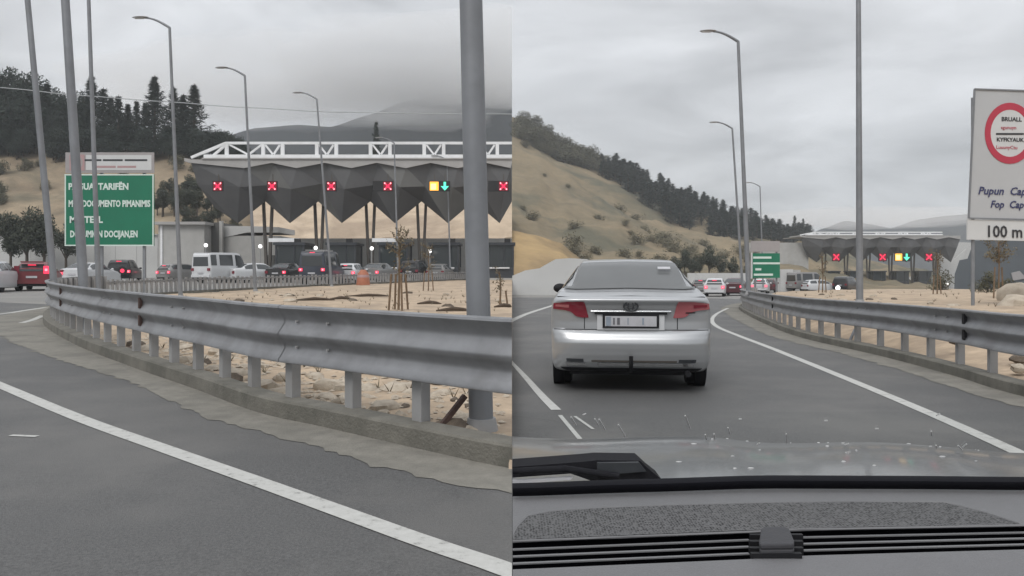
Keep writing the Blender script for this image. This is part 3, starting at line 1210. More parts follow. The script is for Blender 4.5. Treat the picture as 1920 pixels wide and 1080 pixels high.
# ================================================================== TOLL PLAZA
def toll_canopy(Y, xt0, pitch, n0, n1, label, clampx, detail=True, tk=1.0):
    """folded dark canopy on V columns with white truss on top; lanes n0..n1, xt0 = x of tip 0"""
    g0 = gz(-1 if clampx == 'L' else 1, Y)
    X = lambda k: xt0 + k * pitch
    xl, xr = X(n0) - pitch * 0.55, X(n1) + pitch * 0.5
    if clampx == 'L':
        xr = min(xr, -0.005)
    t = thing('toll_canopy', label, 'canopy', ((xl + xr) / 2, Y, g0))
    Z = lambda z: g0 + z
    # facets
    def vtx(k2, row):
        """k2 counts half lanes"""
        k = k2 / 2
        odd = k2 % 2
        x = X(k)
        jit = 0.12 * math.sin(k2 * 2.3 + row)
        if k2 == 2 * n0 - 1:
            return [Vector((x - 1.3, Y - 0.1, Z(10.62))), Vector((x - 0.9, Y + 0.3, Z(8.7))), Vector((x + 0.3, Y + 1.2, Z(6.7)))][row]
        if row == 0:
            return Vector((x + 1.1 + jit, Y - 0.1 + (0.25 if odd else 0.0), Z(10.15 if not odd else 10.62)))
        if row == 1:
            return Vector((x + 0.55 + jit, Y + (0.5 if odd else -0.1), Z(8.3 + (0.35 if odd else 0) + jit)))
        return Vector((x + jit * 0.4, Y + (1.9 if odd else 1.2), Z(5.25 if not odd else 7.3)))
    th = Vector((0, 0.06, 0))
    cnt = 0
    mbj = MB()
    for k2 in range(2 * n0 - 1, 2 * n1 + 2):
        for row in (0, 1):
            a, b, c, d = vtx(k2, row), vtx(k2 + 1, row), vtx(k2 + 1, row + 1), vtx(k2, row + 1)
            for tri in ((a, b, c), (a, c, d)):
                tri = [p.copy() for p in tri]
                if clampx == 'L':
                    if all(p.x >= -0.01 for p in tri):
                        continue
                    for p in tri:
                        p.x = min(p.x, -0.01)
                cnt += 1
                if detail:
                    MB().slab(tri, th).build('panel', 'canopy' if (cnt * 7) % 5 else 'canopy_pale', t)
                else:
                    mbj.slab(tri, th)
    if not detail:
        mbj.build('folded_front', 'canopy', t)
    # roof slab, pale fascia with scalloped lower edge
    fa = MB()
    pts = []
    for k2 in range(2 * n0 - 1, 2 * n1 + 3):
        p = vtx(k2, 0)
        pts.append((min(p.x, xr) if clampx == 'L' else p.x, p.z - 0.06))
    pts = [p for i, p in enumerate(pts) if i == 0 or p[0] > pts[i - 1][0] + 0.01]
    for (xa, za), (xb, zb) in zip(pts, pts[1:]):
        fa.slab([(xa, Y - 0.28, Z(10.86)), (xb, Y - 0.28, Z(10.9)), (xb, Y - 0.28, zb), (xa, Y - 0.28, za)], (0, 0.12, 0))
    x_first, x_last = pts[0][0], pts[-1][0]
    fa.build('fascia', 'roof_edge', t)
    MB().box(((xl + xr) / 2, Y + 7.2, Z(10.93)), (xr - xl, 15.2, 0.12)).build('roof', 'roof_edge', t)
    MB().slab([(xl - 1.6, Y - 0.3, Z(10.98)), (x_first, Y - 0.3, Z(10.9)), (x_first, Y - 0.3, Z(10.55)), (xl - 1.6, Y - 0.3, Z(10.7))], (0, 6, 0)).build('eave', 'roof_edge', t)
    ZT = lambda z: g0 + 11.0 + (z - 11.0) * tk
    # truss on the roof
    tr = MB().box(((xl + xr) / 2, Y + 0.3, ZT(11.17)), (xr - xl, 0.5, 0.36)).build('truss', 'white_paint', t)
    MB().box(((xl + 1.9 + xr) / 2, Y + 0.3, ZT(12.42)), (xr - xl - 1.9, 0.22, 0.22)).build('top_chord', 'white_paint', tr)
    MB().bar((xl - 1.2, Y + 0.3, ZT(11.1)), (xl + 1.9, Y + 0.3, ZT(12.4)), 0.24).build('end_brace', 'white_paint', tr)
    MB().bar((xl + 0.8, Y + 0.3, ZT(11.3)), (xl + 1.95, Y + 0.3, ZT(12.3)), 0.2).build('end_brace', 'white_paint', tr)
    x = xl + 2.0
    first = True
    up = lambda xx: MB().box((xx, Y + 0.3, ZT(11.83)), (0.3, 0.24, 0.98 * tk)).build('upright', 'white_paint', tr)
    br = lambda xa, za, xb, zb: MB().bar((xa, Y + 0.3, ZT(za)), (xb, Y + 0.3, ZT(zb)), 0.16).build('brace', 'white_paint', tr)
    up(x)
    br(x + 0.2, 12.3, x + 1.9, 11.4)
    br(x + 3.2, 12.3, x + 2.0, 11.4)
    x += 3.3
    while x < xr - 0.3:
        up(x)
        if x + 1.7 < xr:
            br(x + 0.2, 12.25, x + 0.85, 11.42)
            br(x + 1.5, 12.25, x + 0.95, 11.42)
        x += 1.75
        if x < xr - 0.2:
            up(x)
        x += 3.1
    # V columns under the folds
    for k in range(n0, n1 + 1):
        xc = X(k) + pitch * 0.47
        if clampx == 'L' and xc > -0.6:
            continue
        for s in (-1, 1):
            a = Vector((xc + 0.10 * s, Y + 3.0, Z(0)))
            b = Vector((xc + 0.42 * s, Y + 3.0, Z(7.5)))
            MB().bar(a, b, 0.24, 0.30, Vector((0, 1, 0))).build('column', 'column', t)
    return t


PIT = 98 / F * 73.5
XT0 = (447 - 960) / F * 73.5
toll_canopy(72.0, XT0, PIT, 0, 5, 'large near toll canopy with dark folded facade and white roof truss', 'L')
PITR = PIT
XT0R = (1535 - 960) / F * 170
toll_canopy(170.0, XT0R, PITR, 0, 5, 'small distant toll canopy seen past the silver saloon car', 'R', detail=False, tk=0.45)


def lane_signal(c, label, kind, side, size=0.78, simple=False, box_left=False):
    t = thing('lane_signal', label, 'lane signal', Vector(c), group='lane signals on the toll canopies')
    ox = -size * 1.1 if box_left else 0
    MB().box((ox / 2, 0.1, 0), (size * 1.18 + abs(ox), 0.18, size * 1.18)).build('housing', 'signal_box', t, local=True)
    if kind == 'x':
        MB().box((0, 0.005, 0), (size, 0.02, size)).build('led_field', 'led_dim', t, local=True)
        for s in (-1, 1):
            MB().box((0, -0.012 - 0.004 * s, 0), (size * 1.12, 0.02, size * 0.17), ry=s * R(45)).build('led_bar', 'led_red', t, local=True)
        if not simple:
            for a in (-1, 1):
                for b in (-1, 1):
                    MB().box((a * size * 0.33, -0.032, b * size * 0.33), (size * 0.14, 0.01, size * 0.14), ry=R(45)).build('led_dot', 'led_tip', t, local=True)
    elif kind == 'arrow':
        s = size
        MB().slab([(-0.13 * s, 0, 0.48 * s), (0.13 * s, 0, 0.48 * s), (0.13 * s, 0, 0.0), (0.46 * s, 0, 0.0), (0, 0, -0.5 * s), (-0.46 * s, 0, 0.0), (-0.13 * s, 0, 0.0)], (0, -0.02, 0)).build('led_arrow', 'led_green', t, local=True)
    elif kind == 'panel':
        s = size
        MB().box((0, 0, 0), (s, 0.03, s)).build('led_field', 'led_amber', t, local=True)
        MB().box((-0.08 * s, -0.02, -0.06 * s), (0.6 * s, 0.02, 0.68 * s)).build('led_square', 'led_amber_pale', t, local=True)
    # bracket up to the canopy
    MB().box((0, 0.25, size * 0.9), (0.08, 0.08, size * 1.0)).build('bracket', 'column', t, local=True)
    return t


YS = 70.6
for px, nth, bl in ((408, 'leftmost', 0), (510, 'second from left', 0), (621, 'third from left', 0), (727, 'fourth from left', 1)):
    lane_signal(P(px, 349, YS), 'red cross lane signal on the large near toll canopy, ' + nth, 'x', 'L', box_left=bool(bl))
lane_signal(P(814, 349, YS), 'square amber lane panel on the large near toll canopy', 'panel', 'L')
lane_signal(P(834, 349, YS), 'green down arrow lane signal on the large near toll canopy', 'arrow', 'L')
lane_signal(P(944, 349, YS), 'red cross lane signal at the end of the large canopy, behind the thick lamp post', 'x', 'L', box_left=True, size=0.8)
YS2 = 167.0
for px, nth in ((1568, 'leftmost'), (1655, 'beside the amber panel'), (1742, 'at its far end')):
    lane_signal(P(px, 482, YS2), 'red cross lane signal on the small distant toll canopy, ' + nth, 'x', 'R', size=1.45, simple=True)
lane_signal(P(1685, 482, YS2), 'tiny amber lane panel on the small distant toll canopy', 'panel', 'R', size=1.45)
lane_signal(P(1700, 482, YS2), 'tiny green arrow lane signal on the small distant toll canopy', 'arrow', 'R', size=1.5)


def booth(c, label, w_=2.6, h=3.6, dep=3.2, simple=False, wb=False):
    t = thing('toll_booth', label, 'toll booth', Vector(c), group='toll booths under the canopies')
    MB().box((0, 0, 0.1), (w_ + 0.6, dep + 0.8, 0.2)).build('island', 'wall_concrete', t, local=True)
    MB().box((0, 0, 0.2 + 0.5), (w_, dep, 1.0)).build('lower_panel', 'booth', t, local=True)
    MB().box((0, 0, 1.2 + (h - 1.6) / 2), (w_ - 0.1, dep - 0.1, h - 1.6)).build('glazing', 'booth_glass', t, local=True)
    for sx in (-1, 1):
        for sy in (-1, 1):
            MB().box((sx * (w_ / 2 - 0.05), sy * (dep / 2 - 0.05), 1.2 + (h - 1.6) / 2), (0.14, 0.14, h - 1.6)).build('corner_post', 'booth', t, local=True)
    MB().box((w_ * 0.16, -dep / 2 + 0.02, 1.2 + (h - 1.6) / 2), (0.1, 0.1, h - 1.6)).build('mullion', 'booth', t, local=True)
    MB().box((0, 0, h - 0.28), (w_ + 0.3, dep + 0.4, 0.24)).build('roof', 'booth', t, local=True)
    if not simple:
        MB().box((w_ * 0.28, -dep / 2, h + 0.02), (0.55, 0.3, 0.36)).build('roof_signal', 'signal_box', t, local=True)
        MB().box((-0.5, -dep / 2 + 0.1, h + 0.06), (w_ * 1.1, 0.2, 0.34)).build('roof_board', 'white_paint', t, local=True) if wb else None
        MB().box((0.0, -dep / 2 - 0.1, 1.12), (w_ * 0.7, 0.22, 0.12)).build('counter', 'white_paint', t, local=True)
    return t


BO = [(552, 'toll booth behind the dark saloon, leftmost under the large canopy'), (647, 'toll booth behind the dark blue van under the large canopy'), (742, 'toll booth behind the staked sapling under the large canopy'),
      (836, 'toll booth below the green arrow of the large canopy'), (937, 'toll booth right of the thick lamp post, at the canopy end')]
for px, lab in BO:
    booth(AT(px, 74.5), lab, wb=px in (552, 742))
for i, px in enumerate((1558, 1600, 1643, 1686, 1728)):
    booth(AT(px, 172), ('leftmost', 'second', 'middle', 'fourth', 'rightmost')[i] + ' toll booth under the small distant toll canopy', simple=True)

# globes that shine on the islands
for i, (px, py) in enumerate(((386, 462), (488, 464), (592, 467), (697, 468), (806, 473))):
    d = 70.5
    b = AT(px, d)
    t = thing('bollard_lamp', ('leftmost', 'second from left', 'middle', 'fourth from left', 'rightmost')[i] + ' glowing globe lamp on a post before the large toll canopy', 'lamp', b, group='globe lamps at the toll islands')
    top = P(px, py, d)
    MB().tube([b, top], 0.05, 8).build('post', 'zinc_post', t, smooth=50)
    MB().sphere(top + Vector((0, 0, 0.1)), 0.17, 10, 6).build('globe', 'lamp_globe', t, smooth=90)

# buildings and walls beside the plaza
def wall_box(name, px0, px1, pyt, d, dep, mtl, label, cat, side=-1, joints=0):
    a, b = P(px0, pyt, d), P(px1, pyt, d)
    z0 = gz(side, d)
    t = thing(name, label, cat, ((a.x + b.x) / 2, d, z0))
    if joints:
        w_ = (b.x - a.x) / joints
        for i in range(joints):
            MB().box((a.x + w_ * (i + 0.5), d + dep / 2, (z0 + a.z) / 2), (w_ - 0.04, dep, a.z - z0)).build('panel', mtl, t)
        MB().box(((a.x + b.x) / 2, d + dep / 2 + 0.03, (z0 + a.z) / 2 - 0.02), (b.x - a.x, dep - 0.02, a.z - z0 - 0.04)).build('core', mtl, t)
    else:
        MB().box(((a.x + b.x) / 2, d + dep / 2, (z0 + a.z) / 2), (b.x - a.x, dep, a.z - z0)).build('wall', mtl, t)
    return t, a, b, z0


t, a, b, z0 = wall_box('retaining_wall', -260, 296, 441, 90, 0.6, 'pale_concrete', 'long pale concrete retaining wall behind the red car', 'wall', joints=14)
MB().box(((a.x + b.x) / 2, 90.2, a.z + 0.06), (b.x - a.x, 0.9, 0.14)).build('coping', 'wall_concrete', t)
t, a, b, z0 = wall_box('service_building', 297, 383, 421, 84, 8, 'wall_concrete', 'plain grey concrete building right of the green sign', 'building')
MB().box(((a.x + b.x) / 2, 88, a.z + 0.12), (b.x - a.x + 0.6, 9, 0.3)).build('roof', 'roof_edge', t)
MB().box((a.x + 0.35, 83.95, (z0 + a.z) / 2), (0.22, 0.12, a.z - z0 - 0.2)).build('pilaster', 'white_paint', t)
t, a, b, z0 = wall_box('service_building', 385, 411, 417, 86, 9, 'dark_wall', 'dark grey slab building left of the white minibus', 'building')
MB().box((b.x + 0.15, 86.2, (z0 + a.z) / 2), (0.35, 0.4, a.z - z0 + 0.3)).build('pilaster', 'wall_concrete', t)
t, a, b, z0 = wall_box('toll_office', 412, 524, 442, 87, 6, 'wall_concrete', 'low grey toll office behind the white minibus with a pale roof edge', 'building')
MB().slab([P(414, 424, 86.9), P(472, 424, 86.9), P(524, 426, 86.9), P(524, 436, 86.9), P(462, 436, 86.9), P(440, 441, 86.9), P(414, 446, 86.9)], (0, 6.2, 0)).build('roof', 'pale_concrete', t)
MB().box((P(505, 0, 86.9).x, 86.95, z0 + 1.3), (1.1, 0.15, 2.4)).build('door', 'dark_wall', t)

wall_box('retaining_wall', 525, 959.5, 447, 89, 0.8, 'wall_concrete', 'grey back wall behind the booths of the large near toll canopy', 'wall', joints=16)
# right-hand side structures
t, a, b, z0 = wall_box('service_building', 1464, 1487, 505, 96, 4, 'pale_concrete', 'small white cube building right of the small green sign', 'building', 1)
MB().box((P(1479, 0, 96).x, 95.96, z0 + 1.4), (0.5, 0.12, 1.7)).build('window', 'dark_wall', t)
wall_box('service_building', 1488, 1501, 506, 100, 5, 'wall_concrete', 'grey block adjoining the small white cube building', 'building', 1)
wall_box('retaining_wall', 1290, 1400, 512, 112, 0.6, 'pale_concrete', 'low pale wall behind the cars with red lights', 'wall', 1, joints=8)
wall_box('retaining_wall', 1405, 1516, 455, 172, 1.0, 'wall_concrete', 'tall grey retaining wall behind the small green sign', 'wall', 1, joints=6)
wall_box('retaining_wall', 1500, 1766, 519, 195, 1.0, 'pale_concrete', 'pale wall at the back under the small distant toll canopy', 'wall', 1, joints=12)
# stepped pale retaining wall left of the silver car
d = 70
t = thing('retaining_wall', 'stepped pale grey retaining wall left of the silver saloon car', 'wall', AT(1020, d))
tops = [(960.5, 517), (985, 507), (1012, 503), (1022, 497), (1042, 486), (1068, 484), (1100, 486), (1140, 497), (1180, 510)]
for (p0, t0), (p1, t1) in zip(tops, tops[1:]):
    z0 = gz(1, d)
    MB().slab([P(p0, t0, d), P(p1, t1, d), Vector((P(p1, 0, d).x, d, z0)), Vector((P(p0, 0, d).x, d, z0))], (0, 0.5, 0)).build('panel', 'pale_concrete', t)
# white slope and dark portal block on the far right
d = 176
t = thing('sprayed_slope', 'white sprayed concrete slope beyond the end of the small canopy', 'slope', AT(1800, d))
MB().slab([P(1761, 453, d), P(1826, 455, d), P(1830, 540, d), P(1762, 540, d)], (0, 3, 0)).build('slab', 'white_rock', t)
MB().slab([P(1766, 470, d - 0.3), P(1789, 486, d - 0.3), P(1812, 466, d - 0.3), P(1806, 486, d - 0.3), P(1788, 520, d - 0.3), P(1762, 520, d - 0.3)], (0, 0.25, 0)).build('lower_slab', 'pale_concrete', t)
d = 120
t = thing('tunnel_portal', 'big dark blue grey angular portal block behind the sapling', 'building', AT(1870, d))
z0 = P(0, 548, d).z - 1.0
poly = [(1789, 548), (1790, 514), (1799, 488), (1814, 485), (1826, 452), (1990, 440), (2080, 430), (2080, 548)]
MB().slab([P(x, y_, d) for x, y_ in poly], (8.5, 14, 0)).build('wall', M['portal'], t)
d2 = 119.8
MB().slab([P(1896, 512, d2), P(1912, 508, d2), P(1925, 522, d2), P(1900, 526, d2)], (0, 0.15, 0)).build('opening', 'sign_grey', t)


# ================================================================== CARS
def cr(vals, t):
    """Catmull-Rom through a list of tuples, t in 0..len-1"""
    n = len(vals)
    i = max(0, min(n - 2, int(math.floor(t))))
    u = t - i
    p0, p1, p2, p3 = vals[max(i - 1, 0)], vals[i], vals[i + 1], vals[min(i + 2, n - 1)]
    k = 0.35                                   # fairly tight curve
    out = []
    for a, b, c, d in zip(p0, p1, p2, p3):
        m1, m2 = k * (c - a), k * (d - b)
        out.append((2 * u ** 3 - 3 * u * u + 1) * b + (u ** 3 - 2 * u * u + u) * m1 + (-2 * u ** 3 + 3 * u * u) * c + (u ** 3 - u * u) * m2)
    return out


# stations: y from the rear bumper, bottom, belt, top, half width bottom / belt / top
STY = {
    'sedan': dict(L=4.69, st=[(0.20, 0.24, 0.98, 1.085, 0.87, 0.875, 0.775), (0.42, 0.21, 1.0, 1.125, 0.895, 0.895, 0.75), (0.62, 0.20, 1.0, 1.150, 0.90, 0.90, 0.71), (1.12, 0.19, 1.0, 1.425, 0.905, 0.905, 0.615),
                          (1.45, 0.19, 1.0, 1.505, 0.905, 0.905, 0.585), (2.2, 0.19, 0.99, 1.535, 0.905, 0.905, 0.585), (2.75, 0.19, 0.98, 1.48, 0.905, 0.905, 0.58), (3.55, 0.19, 0.96, 1.05, 0.89, 0.89, 0.70),
                          (4.2, 0.2, 0.87, 0.93, 0.87, 0.87, 0.69), (4.5, 0.22, 0.74, 0.81, 0.83, 0.82, 0.65)],
                  rg=(2.02, 3.35), ws=(6.15, 6.9), sg=(2.6, 6.5), wheels=(0.98, 3.68), r=0.315),
    'hatch': dict(L=4.0, st=[(0.12, 0.28, 0.95, 1.18, 0.80, 0.82, 0.64), (0.30, 0.24, 0.97, 1.36, 0.84, 0.85, 0.60), (0.55, 0.22, 0.97, 1.46, 0.85, 0.86, 0.58), (1.4, 0.2, 0.96, 1.51, 0.86, 0.87, 0.58),
                         (2.3, 0.2, 0.94, 1.45, 0.86, 0.87, 0.57), (3.05, 0.2, 0.92, 1.02, 0.85, 0.85, 0.68), (3.6, 0.22, 0.82, 0.90, 0.83, 0.82, 0.62), (3.85, 0.24, 0.68, 0.75, 0.76, 0.74, 0.55)],
                 rg=(0.0, 1.1), ws=(4.15, 4.9), sg=(0.9, 4.6), wheels=(0.72, 3.22), r=0.30),
    'suv': dict(L=4.5, st=[(0.12, 0.38, 1.05, 1.62, 0.84, 0.86, 0.66), (0.30, 0.34, 1.06, 1.74, 0.87, 0.88, 0.65), (1.3, 0.32, 1.05, 1.79, 0.88, 0.89, 0.64), (2.6, 0.32, 1.03, 1.72, 0.88, 0.89, 0.62),
                       (3.25, 0.32, 1.01, 1.14, 0.87, 0.87, 0.72), (4.1, 0.34, 0.96, 1.04, 0.85, 0.84, 0.68), (4.35, 0.36, 0.82, 0.9, 0.8, 0.78, 0.6)],
                rg=(-0.1, 0.0), ws=(3.15, 3.9), sg=(0.7, 3.6), wheels=(0.82, 3.6), r=0.36),
    'van': dict(L=4.9, st=[(0.10, 0.36, 1.2, 2.18, 0.92, 0.94, 0.80), (0.25, 0.32, 1.2, 2.27, 0.94, 0.96, 0.82), (2.0, 0.3, 1.2, 2.30, 0.95, 0.97, 0.82), (3.3, 0.3, 1.18, 2.24, 0.95, 0.97, 0.78),
                       (4.0, 0.3, 1.12, 1.26, 0.93, 0.93, 0.78), (4.6, 0.32, 0.98, 1.08, 0.9, 0.88, 0.72), (4.8, 0.36, 0.78, 0.86, 0.84, 0.82, 0.66)],
                rg=(-0.1, 0.0), ws=(3.12, 3.9), sg=(0.3, 3.7), wheels=(0.95, 3.9), r=0.34),
}


def section(s):
    y, zb, zl, zt, wb, wl, wt = s
    flat = (zt - zl) < 0.2
    return [(0.0, zb), (wb * 0.86, zb), (wb * 0.99, zb + 0.10), (wl * 1.005, lerp(zb, zl, 0.55)), (wl, zl),
            (lerp(wl, wt, 0.94) if not flat else lerp(wl, wt, 0.55), zt - (0.06 if not flat else 0.012)), (wt * 0.86, zt - 0.014), (0.0, zt)]


def make_car(style, paint, label, px, d, rel, side, brakes='lit', scale=1.0, res=1, group='cars queueing at the toll plaza', plate=True, z=None, mirrors=True, extra=None, front_lit=False, cat='car', lamp='mid'):
    S = STY[style]
    st = S['st']
    p = AT(px, d)
    if z is not None:
        p.z = z
    ray = math.atan2(p.x, p.y)                  # clockwise from +Y
    rz = -(ray + R(rel))
    t = thing({'van': 'van', 'suv': 'car'}.get(style, 'car'), label, cat, p, rz, group)
    t.scale = (scale,) * 3
    # body frame: origin at rear axle foot, y forward
    y0 = S['L'] * 0.5

    def surf(u, v, sgn, off=0.0):
        s = cr(st, u)
        c = section(s)
        x, zz = cr(c, v)
        p0 = Vector((sgn * x, s[0] - y0, zz))
        if off:
            e = 0.02
            s2 = cr(st, min(len(st) - 1.001, u + e))
            x2, z2 = cr(section(s2), v)
            x3, z3 = cr(c, min(6.999, v + e))
            du = Vector((sgn * x2, s2[0] - y0, z2)) - p0
            dv = Vector((sgn * x3, s[0] - y0, z3)) - p0
            n = du.cross(dv)
            if n.length > 1e-9:
                n.normalize()
                if n.dot(Vector((sgn * 1.0, 0, 0.4))) < 0:
                    n = -n
                p0 = p0 + n * off
        return p0
    nu, nv = (len(st) - 1) * 3 * res, 14 * res
    mb = MB()
    o = 0
    ring = []
    for i in range(nu + 1):
        u = (len(st) - 1) * i / nu
        row = [surf(u, 7.0 * j / nv, 1) for j in range(nv + 1)] + [surf(u, 7.0 * j / nv, -1) for j in range(nv - 1, 0, -1)]
        ring.append(row)
    K = len(ring[0])
    for r_ in ring:
        mb.v += r_
    for i in range(nu):
        for j in range(K):
            j2 = (j + 1) % K
            mb.f.append((i * K + j, i * K + j2, (i + 1) * K + j2, (i + 1) * K + j))
    # rounded nose and tail
    def close(row, depth, sg):
        cz = sum(q.z for q in row) / len(row)
        last = [mb.v.index(row[0])] if False else None
        base = (0 if sg < 0 else nu) * K
        prev = [base + j for j in range(K)]
        for k_, (sh, dp) in enumerate(((0.985, 0.35), (0.955, 0.7), (0.90, 1.0))):
            cur = []
            for q in row:
                cur.append(len(mb.v))
                mb.v.append(Vector((q.x * sh, q.y + sg * depth * dp, cz + (q.z - cz) * sh)))
            for j in range(K):
                j2 = (j + 1) % K
                mb.f.append((prev[j], prev[j2], cur[j2], cur[j]) if sg > 0 else (prev[j2], prev[j], cur[j], cur[j2]))
            prev = cur
        mb.f.append(tuple(prev) if sg > 0 else tuple(reversed(prev)))
    dr = st[0][0]
    dfr = S['L'] - st[-1][0]
    close(ring[0], dr, -1)
    close(ring[-1], dfr, 1)
    body = mb.build('body', paint, t, smooth=38, local=True)
    fixn(body)
    zb0, zl0, zt0, wb0, wl0, wt0 = st[0][1:]
    yr = -y0                                  # plane of the rear face

    def patch(name, m_, u0, u1, v0, v1, sgns, off=0.008, n=8):
        for sg in sgns:
            MB().grid(lambda a, b: surf(lerp(u0, u1, a), lerp(v0, v1, b), sg, off), n, 5).build(name, m_, body, smooth=60, local=True)
    # side glass, split by pillars
    a, b = S['sg']
    mid = (a + b) / 2
    cuts = ((a, mid - 0.07), (mid + 0.07, b)) if style != 'van' else ((a, a + 1.0), (a + 1.15, a + 2.0), (a + 2.2, b))
    for c0, c1 in cuts:
        patch('side_window', 'car_glass', c0, c1, 4.16, 4.84, (1, -1), 0.010)
    # windscreen across the full width
    def across(name, m_, u0, u1, vlo, off=0.010):
        def f(a_, b_):
            q = b_ * 2 - 1
            v = 7.0 - abs(q) * (7.0 - vlo)
            return surf(lerp(u0, u1, a_), v, 1 if q >= 0 else -1, off)
        return MB().grid(f, 8, 12).build(name, m_, body, smooth=70, local=True)
    across('windscreen', 'car_glass', S['ws'][0], S['ws'][1], 5.25)
    if style in ('sedan', 'hatch'):
        if style == 'sedan':
            across('rear_window', 'car_glass', S['rg'][0], S['rg'][1], 5.28)
        else:
            gl_ = MB()
            zy = [(1.0, -0.018, 0.60), (1.09, -0.012, 0.585), (1.19, 0.085, 0.565), (1.37, 0.26, 0.51)]
            for (z0_, ya, wa), (z1_, yb_, wb_) in zip(zy, zy[1:]):
                gl_.slab([(-wa, yr + ya, z0_), (wa, yr + ya, z0_), (wb_, yr + yb_, z1_), (-wb_, yr + yb_, z1_)], (0, 0.03, 0))
            gl_.build('rear_window', 'car_glass', body, local=True)
    else:
        MB().slab([(-wl0 * 0.78, yr - 0.012, zl0 + 0.06), (wl0 * 0.78, yr - 0.012, zl0 + 0.06), (wt0 * 0.86, yr - 0.008, zt0 - 0.22), (-wt0 * 0.86, yr - 0.008, zt0 - 0.22)], (0, 0.03, 0)).build('rear_window', 'car_glass', body, local=True)
    # bumpers
    MB().box((0, yr - 0.015, zb0 + 0.17), (wb0 * 1.86, 0.12, 0.2)).build('bumper', paint if style != 'suv' else 'trim_black', t, local=True)
    MB().box((0, yr + 0.02, zb0 + 0.02), (wb0 * 1.7, 0.12, 0.12)).build('bumper_trim', 'trim_black', t, local=True)
    MB().box((0, y0 - 0.06, st[-1][1] + 0.15), (st[-1][4] * 1.9, 0.14, 0.22)).build('bumper', paint, t, local=True)
    # tail lamps
    zz = {'mid': zl0 - 0.18, 'high': zl0 + 0.12}[lamp]
    hgt = 0.2 if lamp == 'mid' else 0.40
    for sg in (-1, 1):
        lit = brakes == 'lit' or (brakes == 'right' and sg > 0)
        lp = MB().box((sg * (wl0 * 0.93 - 0.1), yr + 0.0, zz), (0.24, 0.10, hgt)).build('tail_lamp', 'brake_lit' if lit else 'tail_red', t, local=True)
        if lit:
            MB().box((sg * (wl0 * 0.93 - 0.1), yr - 0.054, zz), (0.12, 0.01, min(hgt, 0.12))).build('bulb', 'brake_core', lp, local=True)
    for sg in (-1, 1):
        MB().box((sg * (st[-1][5] * 0.8), y0 - 0.13, st[-1][2] - 0.02), (0.28, 0.14, 0.13)).build('headlight', 'headlight_lit' if front_lit else 'headlight', t, local=True)
    if plate:
        MB().box((0, yr - 0.03 - (0.05 if style in ('suv', 'van') else 0), zb0 + 0.42 if style != 'sedan' else 0.72), (0.5, 0.02, 0.11)).build('number_plate', 'plate', t, local=True)
    if brakes != 'off':
        MB().box((0, yr + (0.10 if style in ('hatch', 'suv', 'van') else 0.55), zt0 + (0.14 if style == 'hatch' else 0.02)), (0.36, 0.05, 0.045)).build('brake_strip', 'brake_lit', t, local=True)
    if mirrors:
        um = S['ws'][1] - 0.35
        for sg in (-1, 1):
            q = surf(um, 4.2, sg)
            MB().sphere(q + Vector((sg * 0.11, 0, 0.06)), (0.11, 0.06, 0.075), 8, 6).build('mirror', paint if style != 'van' else 'trim_black', t, smooth=70, local=True)
    for wy in S['wheels']:
        for sg in (-1, 1):
            wheel(t, Vector((sg * (wb0 * 0.985 - 0.10), wy - y0, S['r'])), S['r'], sg)
    if extra:
        extra(t, yr, y0, zb0, zl0)
    return t


def wheel(parent, c, r, sg, wdt=0.21):
    x = Vector((wdt / 2, 0, 0))
    tb = MB()
    prof = [(-0.5, 0.72), (-0.5, 0.93), (-0.36, 1.0), (0.36, 1.0), (0.5, 0.93), (0.5, 0.72)]
    n = 20
    for q in range(n):
        a = 2 * math.pi * q / n
        for xx, rr in prof:
            tb.v.append(c + Vector((xx * wdt, math.cos(a) * rr * r, math.sin(a) * rr * r)))
    k = len(prof)
    for q in range(n):
        q2 = (q + 1) % n
        for j in range(k):
            j2 = (j + 1) % k
            tb.f.append((q * k + j, q2 * k + j, q2 * k + j2, q * k + j2))
    wh = tb.build('wheel', 'tyre', parent, smooth=40, local=True)
    MB().tube([c + Vector((sg * wdt * 0.30, 0, 0)), c + Vector((sg * wdt * 0.47, 0, 0))], r * 0.70, 16).build('rim', 'rim', wh, smooth=30, local=True)
    # dark wheel arch
    MB().tube([c + Vector((-sg * 0.02, 0, 0.02)), c + Vector((sg * 0.108, 0, 0.02))], r * 1.17, 20).build('wheel_arch', 'trim_black', wh, smooth=30, local=True)


def spare(t, yr, y0, zb, zl):
    MB().tube([(0.30, yr - 0.16, 0.92), (0.30, yr - 0.01, 0.92)], 0.33, 18).build('spare_wheel', 'tyre', t, smooth=40, local=True)
    MB().tube([(0.30, yr - 0.175, 0.92), (0.30, yr - 0.15, 0.92)], 0.15, 14).build('brake_glow', 'brake_lit', t, smooth=40, local=True)


def rack(t, yr, y0, zb, zl):
    for q in (0.6, 1.6, 2.6):
        MB().box((0, yr + q, 2.37), (1.3, 0.08, 0.06)).build('roof_bar', 'zinc_post', t, local=True)


def roof_pale(t, yr, y0, zb, zl):
    MB().box((0, yr + 0.13, 1.475), (1.02, 0.24, 0.04), rx=R(-8)).build('spoiler', 'red_paint', t, local=True)


